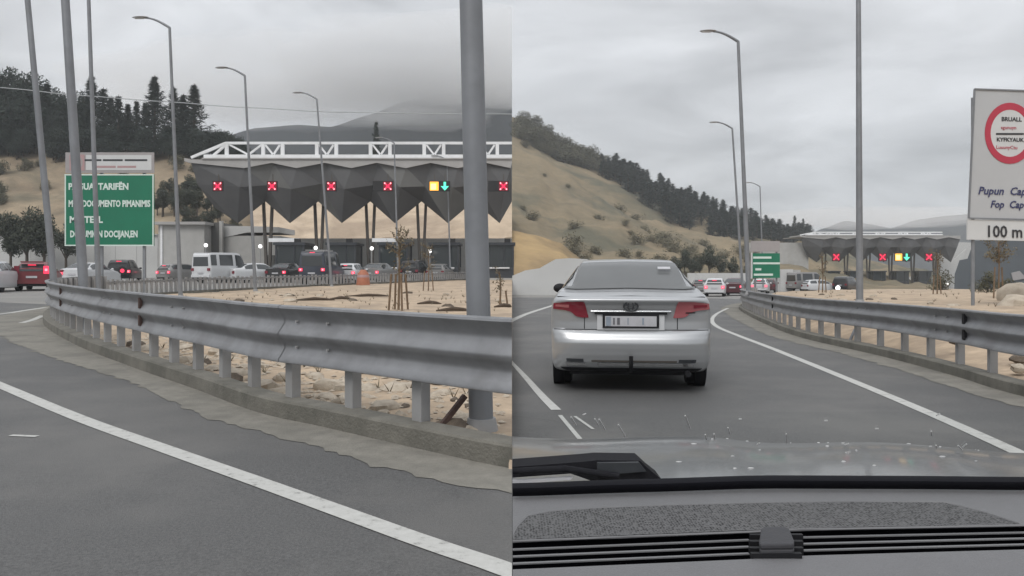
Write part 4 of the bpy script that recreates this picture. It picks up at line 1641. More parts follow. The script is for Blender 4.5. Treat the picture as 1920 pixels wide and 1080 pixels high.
make_car('sedan', 'white_car', 'white car cut by the left edge beside the red hatchback', -14, 40, 18, -1)
make_car('hatch', 'red_paint', 'dark red hatchback with lit right brake lamp at the end of the guardrail', 74, 43, 10, -1, brakes='right', extra=roof_pale, lamp='high', res=2)
make_car('sedan', 'white_car', 'white saloon behind the leaning lamp post, left of the black off-roader', 172, 55, 30, -1)
make_car('suv', 'black_car', 'black off-roader with spare wheel and lit brake lamps behind the green sign posts', 235, 63, 12, -1, extra=spare)
make_car('hatch', 'grey_car', 'grey hatchback seen from the side, left of the white minibus', 342, 68, 48, -1)
make_car('van', 'white_car', 'boxy white minibus with dark side windows', 420, 62, 42, -1, brakes='off', cat='minibus')
make_car('sedan', 'white_car', 'white saloon right of the white minibus', 482, 63, 62, -1, brakes='off', front_lit=True)
make_car('sedan', 'black_car', 'black saloon with lit right brake lamp left of the dark blue van', 540, 64, 24, -1, brakes='right')
make_car('van', 'blue_car', 'dark blue van with roof bars and red tail lamps', 606, 57, 18, -1, extra=rack, cat='van')
make_car('hatch', 'white_car', 'silver white hatchback just right of the dark blue van', 660, 61, 16, -1, brakes='right')
make_car('sedan', 'grey_car', 'grey saloon with red brake lamp beside the orange drum', 712, 64, 22, -1)
make_car('suv', 'black_car', 'black car waiting at the booth behind the staked sapling', 782, 70, 18, -1, brakes='off')
make_car('hatch', 'grey_car', 'grey hatchback at the booth under the green arrow', 826, 70.5, 14, -1, brakes='off')

GR_R = 'distant cars queueing beyond the silver saloon'
make_car('hatch', 'white_car', 'pale hatchback with pink lit brake lamps right of the silver saloon', 1341, 66, 2, 1, group=GR_R)
make_car('sedan', 'maroon_car', 'dark maroon car with bright red lamps left of the curved lamp posts', 1379, 70, 6, 1, group=GR_R)
make_car('hatch', 'grey_car', 'far grey car with red lamps, half hidden beside the silver saloon roof', 1316, 80, 4, 1, group=GR_R)
make_car('hatch', 'white_car', 'white car with red lamps directly below the small green sign', 1426, 82, 4, 1, group=GR_R)
make_car('hatch', 'maroon_car', 'dark reddish car right of the white car under the small green sign', 1442, 90, 4, 1, group=GR_R, brakes='off')
make_car('van', 'grey_car', 'small silver van before the small distant toll canopy', 1514, 96, 48, 1, group=GR_R, brakes='off', cat='van')
make_car('hatch', 'white_car', 'white car in front of the small silver van', 1538, 92, 60, 1, group=GR_R, brakes='off', scale=0.95)
make_car('suv', 'black_car', 'black off-roader left of the straight lamp post', 1588, 92, 20, 1, group=GR_R, brakes='off')


# --- the silver saloon ahead, in more detail
def silver_car():
    d = 8.8
    S = STY['sedan']
    st = S['st']
    p = Vector(((1183 - 960) / F * d, d, gz(1, d)))
    t = thing('car', 'silver saloon car driving just ahead, seen from behind', 'car', p, R(-6.5))
    L_ = S['L']

    def surf(u, v, sgn):
        s = cr(st, u)
        x, zz = cr(section(s), v)
        return Vector((sgn * x, s[0], zz))
    nu, nv = (len(st) - 1) * 8, 42
    mb = MB()
    rows = []
    for i in range(nu + 1):
        u = (len(st) - 1) * i / nu
        row = [surf(u, 7.0 * j / nv, 1) for j in range(nv + 1)] + [surf(u, 7.0 * j / nv, -1) for j in range(nv - 1, 0, -1)]
        rows.append(row)
        mb.v += row
    K = len(rows[0])
    for i in range(nu):
        for j in range(K):
            j2 = (j + 1) % K
            mb.f.append((i * K + j, i * K + j2, (i + 1) * K + j2, (i + 1) * K + j))
    cz = 0.55
    prev = [nu * K + j for j in range(K)]
    for sh, dp in ((0.98, 0.4), (0.93, 0.8), (0.84, 1.0)):
        cur = []
        for q in rows[-1]:
            cur.append(len(mb.v))
            mb.v.append(Vector((q.x * sh, q.y + 0.18 * dp, cz + (q.z - cz) * sh)))
        for j in range(K):
            j2 = (j + 1) % K
            mb.f.append((prev[j], prev[j2], cur[j2], cur[j]))
        prev = cur
    mb.f.append(tuple(prev))
    body = fixn(mb.build('body', 'silver', t, smooth=40, local=True))

    # rear fascia: depth profile over height, rounded into the flanks
    s0 = st[0]
    sec = section(s0)

    def halfw(z):
        best = 0.0
        for i in range(140):
            v = 1.0 + 6.0 * i / 140
            x, zz = cr(sec, v)
            x2, z2 = cr(sec, v + 6.0 / 140)
            if (zz - z) * (z2 - z) <= 0:
                best = max(best, x)
        return best or 0.3
    prof = [(0.22, 0.15), (0.28, 0.09), (0.36, 0.045), (0.44, 0.02), (0.52, 0.005), (0.56, 0.0), (0.60, 0.012), (0.66, 0.045), (0.695, 0.075), (0.71, 0.10), (0.80, 0.105), (0.90, 0.095), (0.98, 0.07), (1.02, 0.04), (1.045, 0.035), (1.06, 0.055), (1.086, 0.15)]

    def prof_y(z):
        return interp(prof, z)
    hw = {}

    def fas(u, z, off=0.0):
        key = round(z, 4)
        if key not in hw:
            hw[key] = halfw(z)
        W = hw[key]
        yp = prof_y(z)
        e = max(0.0, 1 - abs(u) ** 5.0) ** 0.5
        y_ = 0.205 - (0.205 - yp) * e - 0.02 * 0
        return Vector((u * W * 1.002, y_ - off, z))

    def us(n):
        return [math.copysign(abs(q) ** 0.7, q) for q in [(2 * i / n - 1) for i in range(n + 1)]]
    zs = []
    for i in range(60):
        zs.append(lerp(0.245, 1.080, i / 59))
    U = us(48)
    fm = MB()
    for z in zs:
        for u in U:
            fm.v.append(fas(u, z))
    n = len(U)
    for i in range(len(zs) - 1):
        for j in range(n - 1):
            a = i * n + j
            fm.f.append((a, a + 1, a + n + 1, a + n))
    fm.build('rear_panel', 'silver', t, smooth=45, local=True)

    def band(name, m_, u0, u1, zt, zb, off=0.012, parent=t, nn=12, mm=6):
        f = MB()
        def fn(a, b):
            u = lerp(u0, u1, a)
            return fas(u, lerp(interp(zb, a), interp(zt, a), b), off)
        f.grid(fn, nn, mm)
        # skirt so the lamp has an edge
        ob = f.build(name, m_, parent, smooth=60, local=True)
        return ob
    # boot lid shut lines and bumper gap
    band('bumper_gap', 'trim_black', -0.97, 0.97, [(0, 0.712), (1, 0.712)], [(0, 0.703), (1, 0.703)], 0.004, nn=30, mm=1)
    for sg in (-1, 1):
        band('lid_gap', 'trim_black', sg * 0.575, sg * 0.585, [(0, 0.86), (1, 0.86)], [(0, 0.715), (1, 0.715)], 0.003, nn=1, mm=4)
    # tail lamps: wide at the wing, stepped towards the lid
    for sg in (-1, 1):
        dark = sg < 0
        tl = band('tail_lamp', 'tail_red' if dark else 'tail_pink', sg * 0.985, sg * 0.60, [(0, 1.0), (0.5, 1.018), (1, 1.02)],
                  [(0, 0.935), (0.35, 0.925), (0.6, 0.905), (0.8, 0.85), (1, 0.84)], 0.012)
        band('lamp_tip', 'tail_red' if dark else 'tail_pink', sg * 0.60, sg * 0.53, [(0, 1.02), (0.35, 0.99), (1, 0.855)], [(0, 0.84), (1, 0.84)], 0.012, tl, 6, 4)
        band('reverse_lens', 'tail_pink' if dark else 'tail_red', sg * 0.955, sg * 0.78, [(0, 0.985), (1, 0.985)], [(0, 0.962), (1, 0.95)], 0.017, tl, 6, 3)
        if not dark:
            band('lamp_mark', 'trim_black', 0.80, 0.68, [(0, 0.905), (1, 0.905)], [(0, 0.892), (1, 0.892)], 0.018, tl, 6, 2)
    # number plate niche: pale surround, dark frame, plate
    zp = 0.800
    yb = prof_y(zp)
    MB().box((0.0, yb - 0.012, zp), (0.74, 0.03, 0.185)).build('plate_surround', 'headlight', t, local=True)
    fr = MB().box((0.0, yb - 0.030, zp + 0.004), (0.62, 0.02, 0.15)).build('plate_frame', 'trim_black', t, local=True)
    pl = MB().box((0.0, yb - 0.042, zp + 0.004), (0.565, 0.014, 0.112)).build('number_plate', 'plate', t, local=True)
    for x, w_, m_ in ((-0.245, 0.055, 'plate_blue'), (-0.185, 0.018, 'plate_mark'), (-0.135, 0.03, 'plate_mark'), (-0.03, 0.012, 'plate_blue'), (0.135, 0.02, 'plate_blue')):
        MB().box((x, yb - 0.051, zp + 0.004), (w_, 0.006, 0.10 if w_ > 0.04 else 0.075)).build('plate_mark', m_, pl, local=True)
    # chrome strip above the plate
    cs = MB()
    cs.grid(lambda a, b: fas(lerp(-0.50, 0.50, a), lerp(0.893, 0.925, b), 0.018 + 0.016 * math.sin(math.pi * b)), 24, 6)
    cs.build('chrome_strip', 'chrome', t, smooth=60, local=True)
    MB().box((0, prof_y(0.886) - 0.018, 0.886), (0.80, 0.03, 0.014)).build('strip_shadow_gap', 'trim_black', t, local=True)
    # oval emblem with two inner rings
    def oval(rx, rz_, cx, czz, th, name, par):
        y_ = prof_y(0.975) - 0.006
        pts = [Vector((cx + rx * math.cos(2 * math.pi * q / 24), y_ - 0.012, czz + rz_ * math.sin(2 * math.pi * q / 24))) for q in range(25)]
        return MB().tube(pts, th, 6, caps=False).build(name, 'wiper_grey', par, smooth=80, local=True)
    em = oval(0.078, 0.052, 0, 0.972, 0.009, 'emblem', t)
    oval(0.030, 0.048, 0, 0.972, 0.007, 'inner_ring', em)
    oval(0.056, 0.020, 0, 0.997, 0.007, 'inner_ring', em)
    # bumper details
    for sg in (-1, 1):
        band('bumper_slot', 'wiper_grey', sg * 0.82, sg * 0.60, [(0, 0.385), (1, 0.385)], [(0, 0.350), (1, 0.350)], 0.006, nn=8, mm=2)
    band('bumper_line', 'column', -0.50, 0.58, [(0, 0.372), (1, 0.372)], [(0, 0.350), (1, 0.350)], 0.006, nn=20, mm=2)
    band('bumper_strip', 'chrome', -0.42, 0.80, [(0, 0.342), (1, 0.342)], [(0, 0.308), (1, 0.308)], 0.016, nn=24, mm=2)
    band('bumper_strip', 'chrome', -0.84, -0.58, [(0, 0.340), (1, 0.340)], [(0, 0.308), (1, 0.308)], 0.016, nn=8, mm=2)
    band('lower_valance', 'trim_black', -0.93, 0.93, [(0, 0.285), (1, 0.285)], [(0, 0.245), (1, 0.245)], 0.014, nn=24, mm=2)
    MB().box((0, 0.75, 0.24), (1.35, 1.0, 0.10)).build('underbody', 'trim_black', t, local=True)
    MB().tube([(0.0, 0.06, 0.25), (0.0, -0.05, 0.28), (0.0, -0.07, 0.36), (0.0, -0.07, 0.43)], 0.022, 10).build('tow_bar', 'trim_black', t, smooth=60, local=True)
    MB().tube([(0.62, 0.10, 0.235), (0.62, -0.005, 0.23)], 0.03, 12).build('exhaust', 'trim_black', t, smooth=60, local=True)
    # glass
    def across(name, m_, u0, u1, vlo, off):
        def f(a_, b_):
            q = b_ * 2 - 1
            v = 7.0 - abs(q) * (7.0 - vlo)
            pt = surf(lerp(u0, u1, a_), v, 1 if q >= 0 else -1)
            return pt + Vector((0, -0.006, off))
        return MB().grid(f, 14, 24).build(name, m_, body, smooth=70, local=True)
    across('rear_window', 'rear_glass', 2.05, 3.55, 5.22, 0.010)
    across('windscreen', 'car_glass', 6.15, 6.9, 5.25, 0.010)
    for sg in (-1, 1):
        for c0, c1 in ((2.75, 4.5), (4.62, 6.4)):
            MB().grid(lambda a, b: surf(lerp(c0, c1, a), lerp(4.14, 4.86, b), sg) + Vector((sg * 0.008, 0, 0.004)), 10, 5).build('side_window', 'car_glass', body, smooth=60, local=True)
        q = surf(6.25, 4.3, sg)
        m_ = MB().sphere(q + Vector((sg * 0.10, 0, 0.04)), (0.10, 0.05, 0.07), 12, 8).build('mirror', 'trim_black', t, smooth=80, local=True)
        MB().box(q + Vector((sg * 0.03, 0, 0.0)), (0.1, 0.04, 0.03)).build('mirror_arm', 'trim_black', m_, local=True)
    # shelf brake lamp seen through the glass, pale sticker at the top corner
    MB().box((0.43, 0.98, 1.40), (0.15, 0.01, 0.05), rx=R(-58)).build('window_sticker', 'plate', body, local=True)
    MB().box((-0.02, 0.75, 1.13), (0.3, 0.05, 0.03)).build('shelf_lamp', 'trim_black', body, local=True)
    for wy in S['wheels']:
        for sg in (-1, 1):
            wheel(t, Vector((sg * 0.79, wy, 0.315)), 0.315, sg, 0.215)
    MB().box((0, 1.0, 0.30), (1.3, 0.12, 0.12)).build('rear_axle', 'trim_black', t, local=True)


silver_car()


# ================================================================== TREES AND PLANTS
def conifer_mesh(seed, h, r, nwh, nb, leaves, lsize, shape=0.85, gap=0.15):
    rnd = random.Random(seed)
    cm = MB()
    tm = MB().tube([(0, 0, -0.3), (0, 0, h * 0.5), (0, 0, h * 0.97)], [h * 0.022, h * 0.014, h * 0.003], 6)
    for wi in range(nwh):
        q = wi / nwh
        z = lerp(h * 0.10, h * 0.96, q)
        rr = r * ((1 - q) ** shape) * rnd.uniform(0.72, 1.12) + 0.12
        for b in range(nb):
            if rnd.random() < gap:
                continue
            a = 2 * math.pi * (b + rnd.random()) / nb
            ln = rr * rnd.uniform(0.5, 1.2)
            droop = rnd.uniform(-0.08, 0.42)
            for k in range(leaves):
                s = rnd.uniform(0.15, 1.0)
                c = Vector((math.cos(a) * ln * s, math.sin(a) * ln * s, z + droop * ln * s * s + rnd.uniform(-0.15, 0.15) * lsize * 3))
                c += Vector((rnd.gauss(0, 0.10), rnd.gauss(0, 0.10), rnd.gauss(0, 0.08))) * r * 0.5 * (1.1 - q)
                d1 = Vector((math.cos(a) + rnd.gauss(0, 0.5), math.sin(a) + rnd.gauss(0, 0.5), rnd.gauss(0.15, 0.4))).normalized() * lsize * rnd.uniform(0.7, 1.5)
                d2 = Vector((rnd.gauss(0, 1), rnd.gauss(0, 1), rnd.gauss(0, 0.6))).normalized() * lsize * 0.45
                o = len(cm.v)
                cm.v += [c - d1 * 0.5 - d2 * 0.5, c - d1 * 0.4 + d2 * 0.5, c + d1]
                cm.f.append((o, o + 1, o + 2))
    return tm, cm


def broad_mesh(seed, h, r, n, lsize, lobes=7, trunk=0.35):
    rnd = random.Random(seed)
    cm = MB()
    tm = MB().tube([(0, 0, -0.3), (0.05, 0, h * trunk), (0.0, 0.05, h * 0.7)], [h * 0.025, h * 0.018, h * 0.006], 6)
    L_ = []
    for i in range(lobes):
        a = rnd.uniform(0, 6.28)
        q = rnd.uniform(0.0, 0.65)
        L_.append((Vector((math.cos(a) * r * q, math.sin(a) * r * q, h * rnd.uniform(trunk + 0.12, 0.86))), r * rnd.uniform(0.35, 0.62)))
        e = L_[-1][0]
        tm.tube([(0, 0, h * trunk * 0.9), tuple(e)], [h * 0.012, h * 0.004], 5)
    for i in range(n):
        c0, rr = rnd.choice(L_)
        v = Vector((rnd.gauss(0, 1), rnd.gauss(0, 1), rnd.gauss(0, 1))).normalized() * rr * rnd.uniform(0.45, 1.08)
        c = c0 + v
        d1 = Vector((rnd.gauss(0, 1), rnd.gauss(0, 1), rnd.gauss(0, 1))).normalized() * lsize * rnd.uniform(0.6, 1.4)
        d2 = Vector((rnd.gauss(0, 1), rnd.gauss(0, 1), rnd.gauss(0, 1))).normalized() * lsize * 0.6
        o = len(cm.v)
        cm.v += [c - d1 * 0.5 - d2 * 0.5, c - d1 * 0.5 + d2 * 0.5, c + d1]
        cm.f.append((o, o + 1, o + 2))
    return tm, cm


def tree_proto(name, meshes, mt, cat, far=False):
    t = thing(name, 'x', cat, (0, 0, -500))
    meshes[0].build('trunk', 'bark', t, local=True, smooth=60)
    meshes[1].build('crown', mt, t, local=True)
    return t


PROTO_USED = set()


def put_tree(proto, loc, hscale, label, group, wscale=1.0, rz=None):
    if proto.name not in PROTO_USED:
        PROTO_USED.add(proto.name)
        c = proto
        c['label'] = label
        c['group'] = group
    else:
        c = copy_tree(proto, None, label, group)
    c.location = loc
    c.scale = (hscale * wscale, hscale * wscale, hscale)
    c.rotation_euler = (0, 0, random.uniform(0, 6.28) if rz is None else rz)
    return c


con = [tree_proto('conifer_tree', conifer_mesh(i, 10, 3.2, 20, 9, 26, 0.36, 1.05, 0.08), 'needles', 'tree') for i in range(3)]
conslim = [tree_proto('conifer_tree', conifer_mesh(20 + i, 10, 2.6, 20, 8, 24, 0.34, 1.0, 0.12), 'needles', 'tree') for i in range(2)]
bro = [tree_proto('broadleaf_tree', broad_mesh(40 + i, 8, 3.0, 4200, 0.34, 9, 0.25), 'needles', 'tree') for i in range(2)]
bush = [tree_proto('shrub', broad_mesh(60 + i, 2.0, 1.5, 900, 0.20, 7, 0.05), 'scrub', 'shrub') for i in range(3)]
fcon = [tree_proto('conifer_tree', conifer_mesh(80 + i, 10, 2.4, 18, 7, 7, 0.62, 0.8), 'needles_far', 'tree') for i in range(3)]
street = [tree_proto('broadleaf_tree', broad_mesh(95 + i, 6, 1.7, 2600, 0.24, 8, 0.35), 'leaves', 'tree') for i in range(2)]


def on_hill(surf, px, t):
    p = surf(px, t)
    return p


# pines on the crest behind the green sign (px, top py, kind, width)
PINES = [(-60, 120, 'b', 1.2), (-20, 135, 'b', 1.1), (22, 128, 'b', 1.0), (46, 148, 'c', 1.1), (62, 138, 'b', 1.0), (88, 150, 'c', 1.1), (104, 166, 'b', 0.9), (132, 168, 'c', 1.0), (150, 172, 'b', 0.9), (172, 136, 'c', 0.95),
         (194, 160, 's', 1.2), (208, 176, 'c', 1.0), (222, 174, 's', 1.1), (240, 190, 'c', 1.0), (256, 184, 's', 0.9), (290, 136, 'c', 0.95), (272, 188, 'c', 1.0), (326, 158, 's', 1.15), (344, 172, 'c', 1.0), (364, 152, 's', 1.2)]
for i, (px, top, kd, ws) in enumerate(PINES):
    tt = random.uniform(0.95, 1.0)
    b = on_hill(hillL, px, tt)
    h = CH - (top - YH) / F * b.y - b.z
    pr = {'c': con[i % 3], 's': conslim[i % 2], 'b': bro[i % 2]}[kd]
    ref = 8.0 if kd == 'b' else 10.0
    uniq = {172: 'tall pointed conifer behind the green sign, left of the gap', 290: 'tallest spiky conifer left of the two lamp post pines', 364: 'conifer at the right end of the dark pine row', 326: 'slim conifer touching the curved lamp post right of the sign',
            22: 'round dark tree at the left end of the pine row'}.get(px)
    put_tree(pr, b, h / ref, uniq or ('dark conifer in the dense row on the sandy crest' if kd != 'b' else 'bushy dark tree in the dense row on the sandy crest'), 'trees on the sandy crest', ws * (1.0 if kd != 'b' else 0.85))
# lower filling shrubs under the pines
for i in range(44):
    px = random.uniform(-40, 385)
    b = on_hill(hillL, px, random.uniform(0.86, 0.99))
    put_tree(bro[i % 2], b, random.uniform(0.45, 0.8), 'low dark bushy tree at the foot of the pine row', 'undergrowth trees below the pines', 1.15)
for i, px in enumerate((392, 406, 420, 432, 446, 460)):
    b = on_hill(hillL, px, 1.0)
    h = CH - ((244, 240, 248, 242, 256, 262)[i] - YH) / F * b.y - b.z
    put_tree(bro[i % 2], b, max(0.4, h / 8), 'low bushy tree on the crest above the sloping end of the truss', 'bushy trees above the canopy end')
b = P(702, 300, 150)
put_tree(conslim[0], Vector((b.x, 152, hillL(702, 0.98).z)), 1.35, 'lone slim cypress poking up behind the white roof truss', 'lone trees', 0.6)
# scrub on the tan slope
for i in range(34):
    px = random.choice([random.uniform(-20, 130), random.uniform(290, 440), random.uniform(11, 500)])
    t_ = random.uniform(0.25, 0.85)
    b = on_hill(hillL, px, t_)
    put_tree(bush[i % 3], b, random.uniform(0.5, 1.35), 'dry grey green bush on the tan slope behind the green sign', 'bushes on the tan slope')
for i in range(26):
    px = random.uniform(292, 452)
    b = on_hill(hillL, px, random.uniform(0.22, 0.62))
    put_tree(street[i % 2], b, random.uniform(0.35, 0.7), 'grey green tree on the bank between the green sign and the canopy', 'trees on the bank left of the canopy', 1.3)
# small street trees before the pale wall
for i, (px, top, bot) in enumerate(((50, 388, 492), (82, 400, 490), (124, 410, 492), (20, 400, 492))):
    d = 86.0
    b = AT(px, d)
    h = CH - (top - YH) / F * d - b.z
    put_tree(street[i % 2], b, h / 6.0, ('dark street tree before the pale wall, second from the left', 'dark street tree before the pale wall above the red car', 'small street tree partly hidden behind the green sign', 'leftmost street tree before the pale wall')[i], 'street trees before the pale wall', 1.0)

# conifer band on the right hill
band = [(1150, 0.86, 1.0), (1420, 0.80, 1.0)]
low = [(1128, 0.86), (1170, 0.80), (1210, 0.75), (1260, 0.71), (1300, 0.69), (1360, 0.68), (1420, 0.68), (1470, 0.76), (1520, 0.88)]
k = 0
rt = random.Random(5)
for i in range(235):
    px = rt.uniform(1128, 1520)
    lo = interp(low, px)
    tt = rt.uniform(lo, 1.0)
    b = on_hill(hillR, px, tt)
    h = rt.uniform(6.0, 9.5) * interp([(1130, 0.75), (1160, 1.0), (1300, 0.95), (1515, 0.8)], px)
    put_tree(fcon[k % 3], b, h / 10, 'dark conifer in the dense belt descending the dry hill', 'conifer belt on the dry hill', rt.uniform(1.25, 1.9), rt.uniform(0, 6.28))
    k += 1
for i, (px, top) in enumerate(((1154, 299), (1166, 302), (1180, 303), (1211, 322), (1278, 352), (1303, 360), (1322, 365), (1338, 371), (1358, 375), (1490, 402), (1506, 408))):
    b = on_hill(hillR, px, 0.97)
    h = CH - (top - YH) / F * b.y - b.z
    put_tree(fcon[i % 3], b, max(0.6, h / 10), 'taller conifer standing up from the belt on the dry hill', 'conifer belt on the dry hill, tallest', 0.75)
# scrub patches on the right hill: along the skyline and over the slope
for i in range(120):
    px = rt.uniform(960, 1145)
    b = on_hill(hillR, px, rt.uniform(interp([(960, 0.80), (1050, 0.86), (1145, 0.92)], px), 1.0))
    if b.x < 2.5:
        continue
    put_tree(bush[i % 3], b, rt.uniform(1.0, 2.6), 'dark scrub bush below the skyline of the dry hill', 'scrub along the hill skyline', 1.5)
hbush = [tree_proto('shrub', broad_mesh(160 + i, 1.3, 1.9, 800, 0.24, 8, 0.02), 'hill_bush', 'shrub') for i in range(3)]
for i in range(46):
    px = rt.uniform(975, 1420)
    b = on_hill(hillR, px, rt.uniform(0.04, interp([(960, 0.75), (1130, 0.7), (1300, 0.5), (1420, 0.55)], px)))
    if b.x < 2.5:
        continue
    put_tree(hbush[i % 3], b, rt.uniform(0.5, 1.5), 'dull green bush scattered over the dry hill slope', 'bushes on the dry hill', 1.3)
for i, px in enumerate((1268, 1284, 1300, 1312, 1330, 1350, 1372)):
    b = on_hill(hillR, px, 0.04 + 0.02 * (i % 2))
    put_tree(street[i % 2], b, rt.uniform(0.6, 1.0), 'bushy tree at the foot of the dry hill above the red lamps', 'trees at the foot of the dry hill')


# staked saplings on the sand
def sapling(b, h, label, seed, stakes=3, mt='dry_leaves', dens=260, spread=0.5):
    rnd = random.Random(seed)
    t = thing('sapling', label, 'sapling', b, group='saplings on the sandy verges')
    st = MB().tube([(0, 0, -0.1), (0.03, 0, h * 0.5), (0.0, 0.02, h * 0.95)], [0.035, 0.025, 0.008], 6)
    tips = []
    for i in range(13):
        a = rnd.uniform(0, 6.28)
        z = h * rnd.uniform(0.42, 0.9)
        ln = spread * h * rnd.uniform(0.12, 0.32)
        e = Vector((math.cos(a) * ln, math.sin(a) * ln, z + ln * rnd.uniform(0.5, 1.2)))
        st.tube([(0.01, 0, z), tuple(e)], [0.012, 0.004], 4)
        tips.append((Vector((0.01, 0, z)), e))
    st.build('trunk', 'wood', t, smooth=60, local=True)
    cm = MB()
    for i in range(dens):
        a, e = rnd.choice(tips)
        c = a.lerp(e, rnd.uniform(0.3, 1.1)) + Vector((rnd.gauss(0, 0.06), rnd.gauss(0, 0.06), rnd.gauss(0, 0.06)))
        d1 = Vector((rnd.gauss(0, 1), rnd.gauss(0, 1), rnd.gauss(0, 1))).normalized() * 0.075
        d2 = Vector((rnd.gauss(0, 1), rnd.gauss(0, 1), rnd.gauss(0, 1))).normalized() * 0.04
        o = len(cm.v)
        cm.v += [c - d2, c + d2, c + d1]
        cm.f.append((o, o + 1, o + 2))
    cm.build('crown', mt, t, local=True)
    for i in range(stakes):
        a = 2 * math.pi * i / max(1, stakes) + 0.5
        MB().tube([(math.cos(a) * 0.28, math.sin(a) * 0.28, -0.1), (math.cos(a) * 0.20, math.sin(a) * 0.20, 1.25 * min(1, h / 3))], 0.028, 6).build('stake', 'wood', t, smooth=50, local=True)
    return t


def AS(px, d):
    x = (px - 960) / F * d
    return Vector((x, d, sand_height_left(x, d)))


sapling(AS(747, 21.5), 2.3, 'thin sapling tied to wooden stakes before the queue of cars', 1, 4)
sapling(AS(803, 40), 2.4, 'bare sapling right of the staked one, before the black car', 2, 2)
sapling(AS(937, 24), 1.1, 'small sapling with stake right of the thick lamp post', 3, 1, dens=60)
xr_ = (1872 - 960) / F * 27
sapling(Vector((xr_, 27, sand_height_right(xr_, 27))), 2.5, 'yellowish sapling behind the sign post with the red ring', 4, 2, dens=700, spread=0.75)
for i, (px, d_) in enumerate(((1542, 40), (1757, 34))):
    x = (px - 960) / F * d_
    sapling(Vector((x, d_, sand_height_right(x, d_))), 1.9, ('small staked sapling left of the straight lamp post', 'small staked sapling below the far end of the small canopy')[i], 5 + i, 2, dens=120)


# ================================================================== ROCKS, DEBRIS
def rock_mesh(seed, flat=0.6):
    return MB().sphere((0, 0, 0), (1, 0.8, flat), 9, 6, lambda d: 1 + 0.55 * fbm(d.x * 1.4 + seed * 7, d.y * 1.4, d.z * 1.4, 3))


def rock_proto(seed, m_, flat):
    o = rock_mesh(seed, flat).build('rock', m_, None, smooth=35)
    o.location = (0, 0, -500)
    return o


RP = [rock_proto(i, 'stone' if i < 4 else 'dark_stone', 0.35 + 0.1 * (i % 3)) for i in range(6)]
used = set()


def put_rock(i, loc, s, label, group):
    o = RP[i]
    if i in used:
        o = RP[i].copy()
        COL.objects.link(o)
    used.add(i)
    o.location = loc
    o.scale = (s * random.uniform(0.8, 1.3), s * random.uniform(0.8, 1.2), s)
    o.rotation_euler = (random.uniform(-0.2, 0.2), random.uniform(-0.2, 0.2), random.uniform(0, 6.28))
    return tag(o, label, 'rock', group)


rr = random.Random(11)
for i in range(240):
    # near strip under the beam
    q = rr.random()
    k_ = kl[int(lerp(2, 34, q))]
    n_ = kln[int(lerp(2, 34, q))]
    c = k_ - n_ * rr.uniform(0.32, 3.4) + Vector((n_.y, -n_.x, 0)) * rr.uniform(-0.2, 0.2)
    if c.x > -0.3:
        continue
    put_rock(rr.choice((0, 1, 2, 3, 0, 1, 2, 4, 5)), Vector((c.x, c.y, sand_height_left(c.x, c.y))), 0.03 + 0.15 * rr.random() ** 1.6, 'broken stone lying on the sand seen below the guardrail beam', 'stones below the guardrail beam')
for i in range(26):
    px, d_ = rr.uniform(440, 950), rr.uniform(11, 36)
    b = AS(px, d_)
    if b.x < leftmost(d_) + 0.5:
        continue
    put_rock(rr.choice((0, 1, 2, 3, 4, 5)), b, rr.uniform(0.06, 0.22), 'loose stone on the sandy verge above the guardrail', 'stones on the sandy verge')
# gravel chips too small to pick apart
gm = MB()
for i in range(3200):
    q = rr.random()
    idx = int(lerp(0, 45, q))
    c = kl[idx] - kln[idx] * (0.28 + 3.4 * rr.random() ** 1.2) + Vector((kln[idx].y, -kln[idx].x, 0)) * rr.uniform(-0.2, 0.2)
    if c.x > -0.06 or c.y > 14:
        continue
    z_ = sand_height_left(c.x, c.y)
    s = rr.uniform(0.012, 0.045)
    a = rr.uniform(0, 6.28)
    pts_ = [Vector((c.x + math.cos(a + q2 * 1.57) * s * rr.uniform(0.7, 1.4), c.y + math.sin(a + q2 * 1.57) * s * rr.uniform(0.6, 1.2), z_ + rr.uniform(0.0, 0.012))) for q2 in range(4)]
    top = Vector((c.x, c.y, z_ + s * 0.7))
    o = len(gm.v)
    gm.v += pts_ + [top]
    gm.f += [(o, o + 1, o + 4), (o + 1, o + 2, o + 4), (o + 2, o + 3, o + 4), (o + 3, o, o + 4)]
tag(gm.build('gravel', 'stone', kind='stuff'), 'loose pale gravel on the sand behind the guardrail', 'gravel')
# driftwood-like sticks
for i, (px, py, ln, a) in enumerate(((590, 568, 1.4, 0.1), (640, 566, 0.9, -0.3), (690, 560, 1.8, 0.05), (805, 572, 0.8, -0.1), (850, 590, 0.9, 0.1), (945, 582, 0.6, 0.3))):
    b = GL(px, py)
    b.z = sand_height_left(b.x, b.y) + 0.03
    dv = Vector((math.cos(a), math.sin(a) * 0.6, 0)) * ln / 2
    m_ = MB().tube([b - dv, b + Vector((0, 0, 0.05)), b + dv * 0.6 + Vector((0, 0, 0.03)), b + dv], [0.02, 0.06, 0.045, 0.012], 7)
    for v in m_.v:
        v.x = min(v.x, -0.01)
    tag(m_.build('dead_branch', 'dead_wood', smooth=60), ('leftmost dead branch on the sand', 'second dead branch from the left on the sand', 'longest dead branch on the sand left of the staked sapling', 'short dead branch right of the staked sapling', 'dead branch just left of the thick lamp post', 'dead branch right of the thick lamp post')[i], 'branch', 'dead branches on the sand')
# rusty prop bar under the beam
a_, b_ = P(872, 742, 5.72), P(822, 806, 5.62)
tag(MB().bar(a_, b_, 0.035, 0.035).build('prop_bar', 'rust'), 'rusty diagonal bar propped against the foot of the thick lamp post', 'bar')
a_, b_ = P(1603, 618, 15.4), P(1591, 645, 15.2)
tag(MB().bar(a_, b_, 0.04, 0.04).build('prop_bar', 'zinc_pole'), 'dark diagonal bar below the beam at the straight lamp post', 'bar')
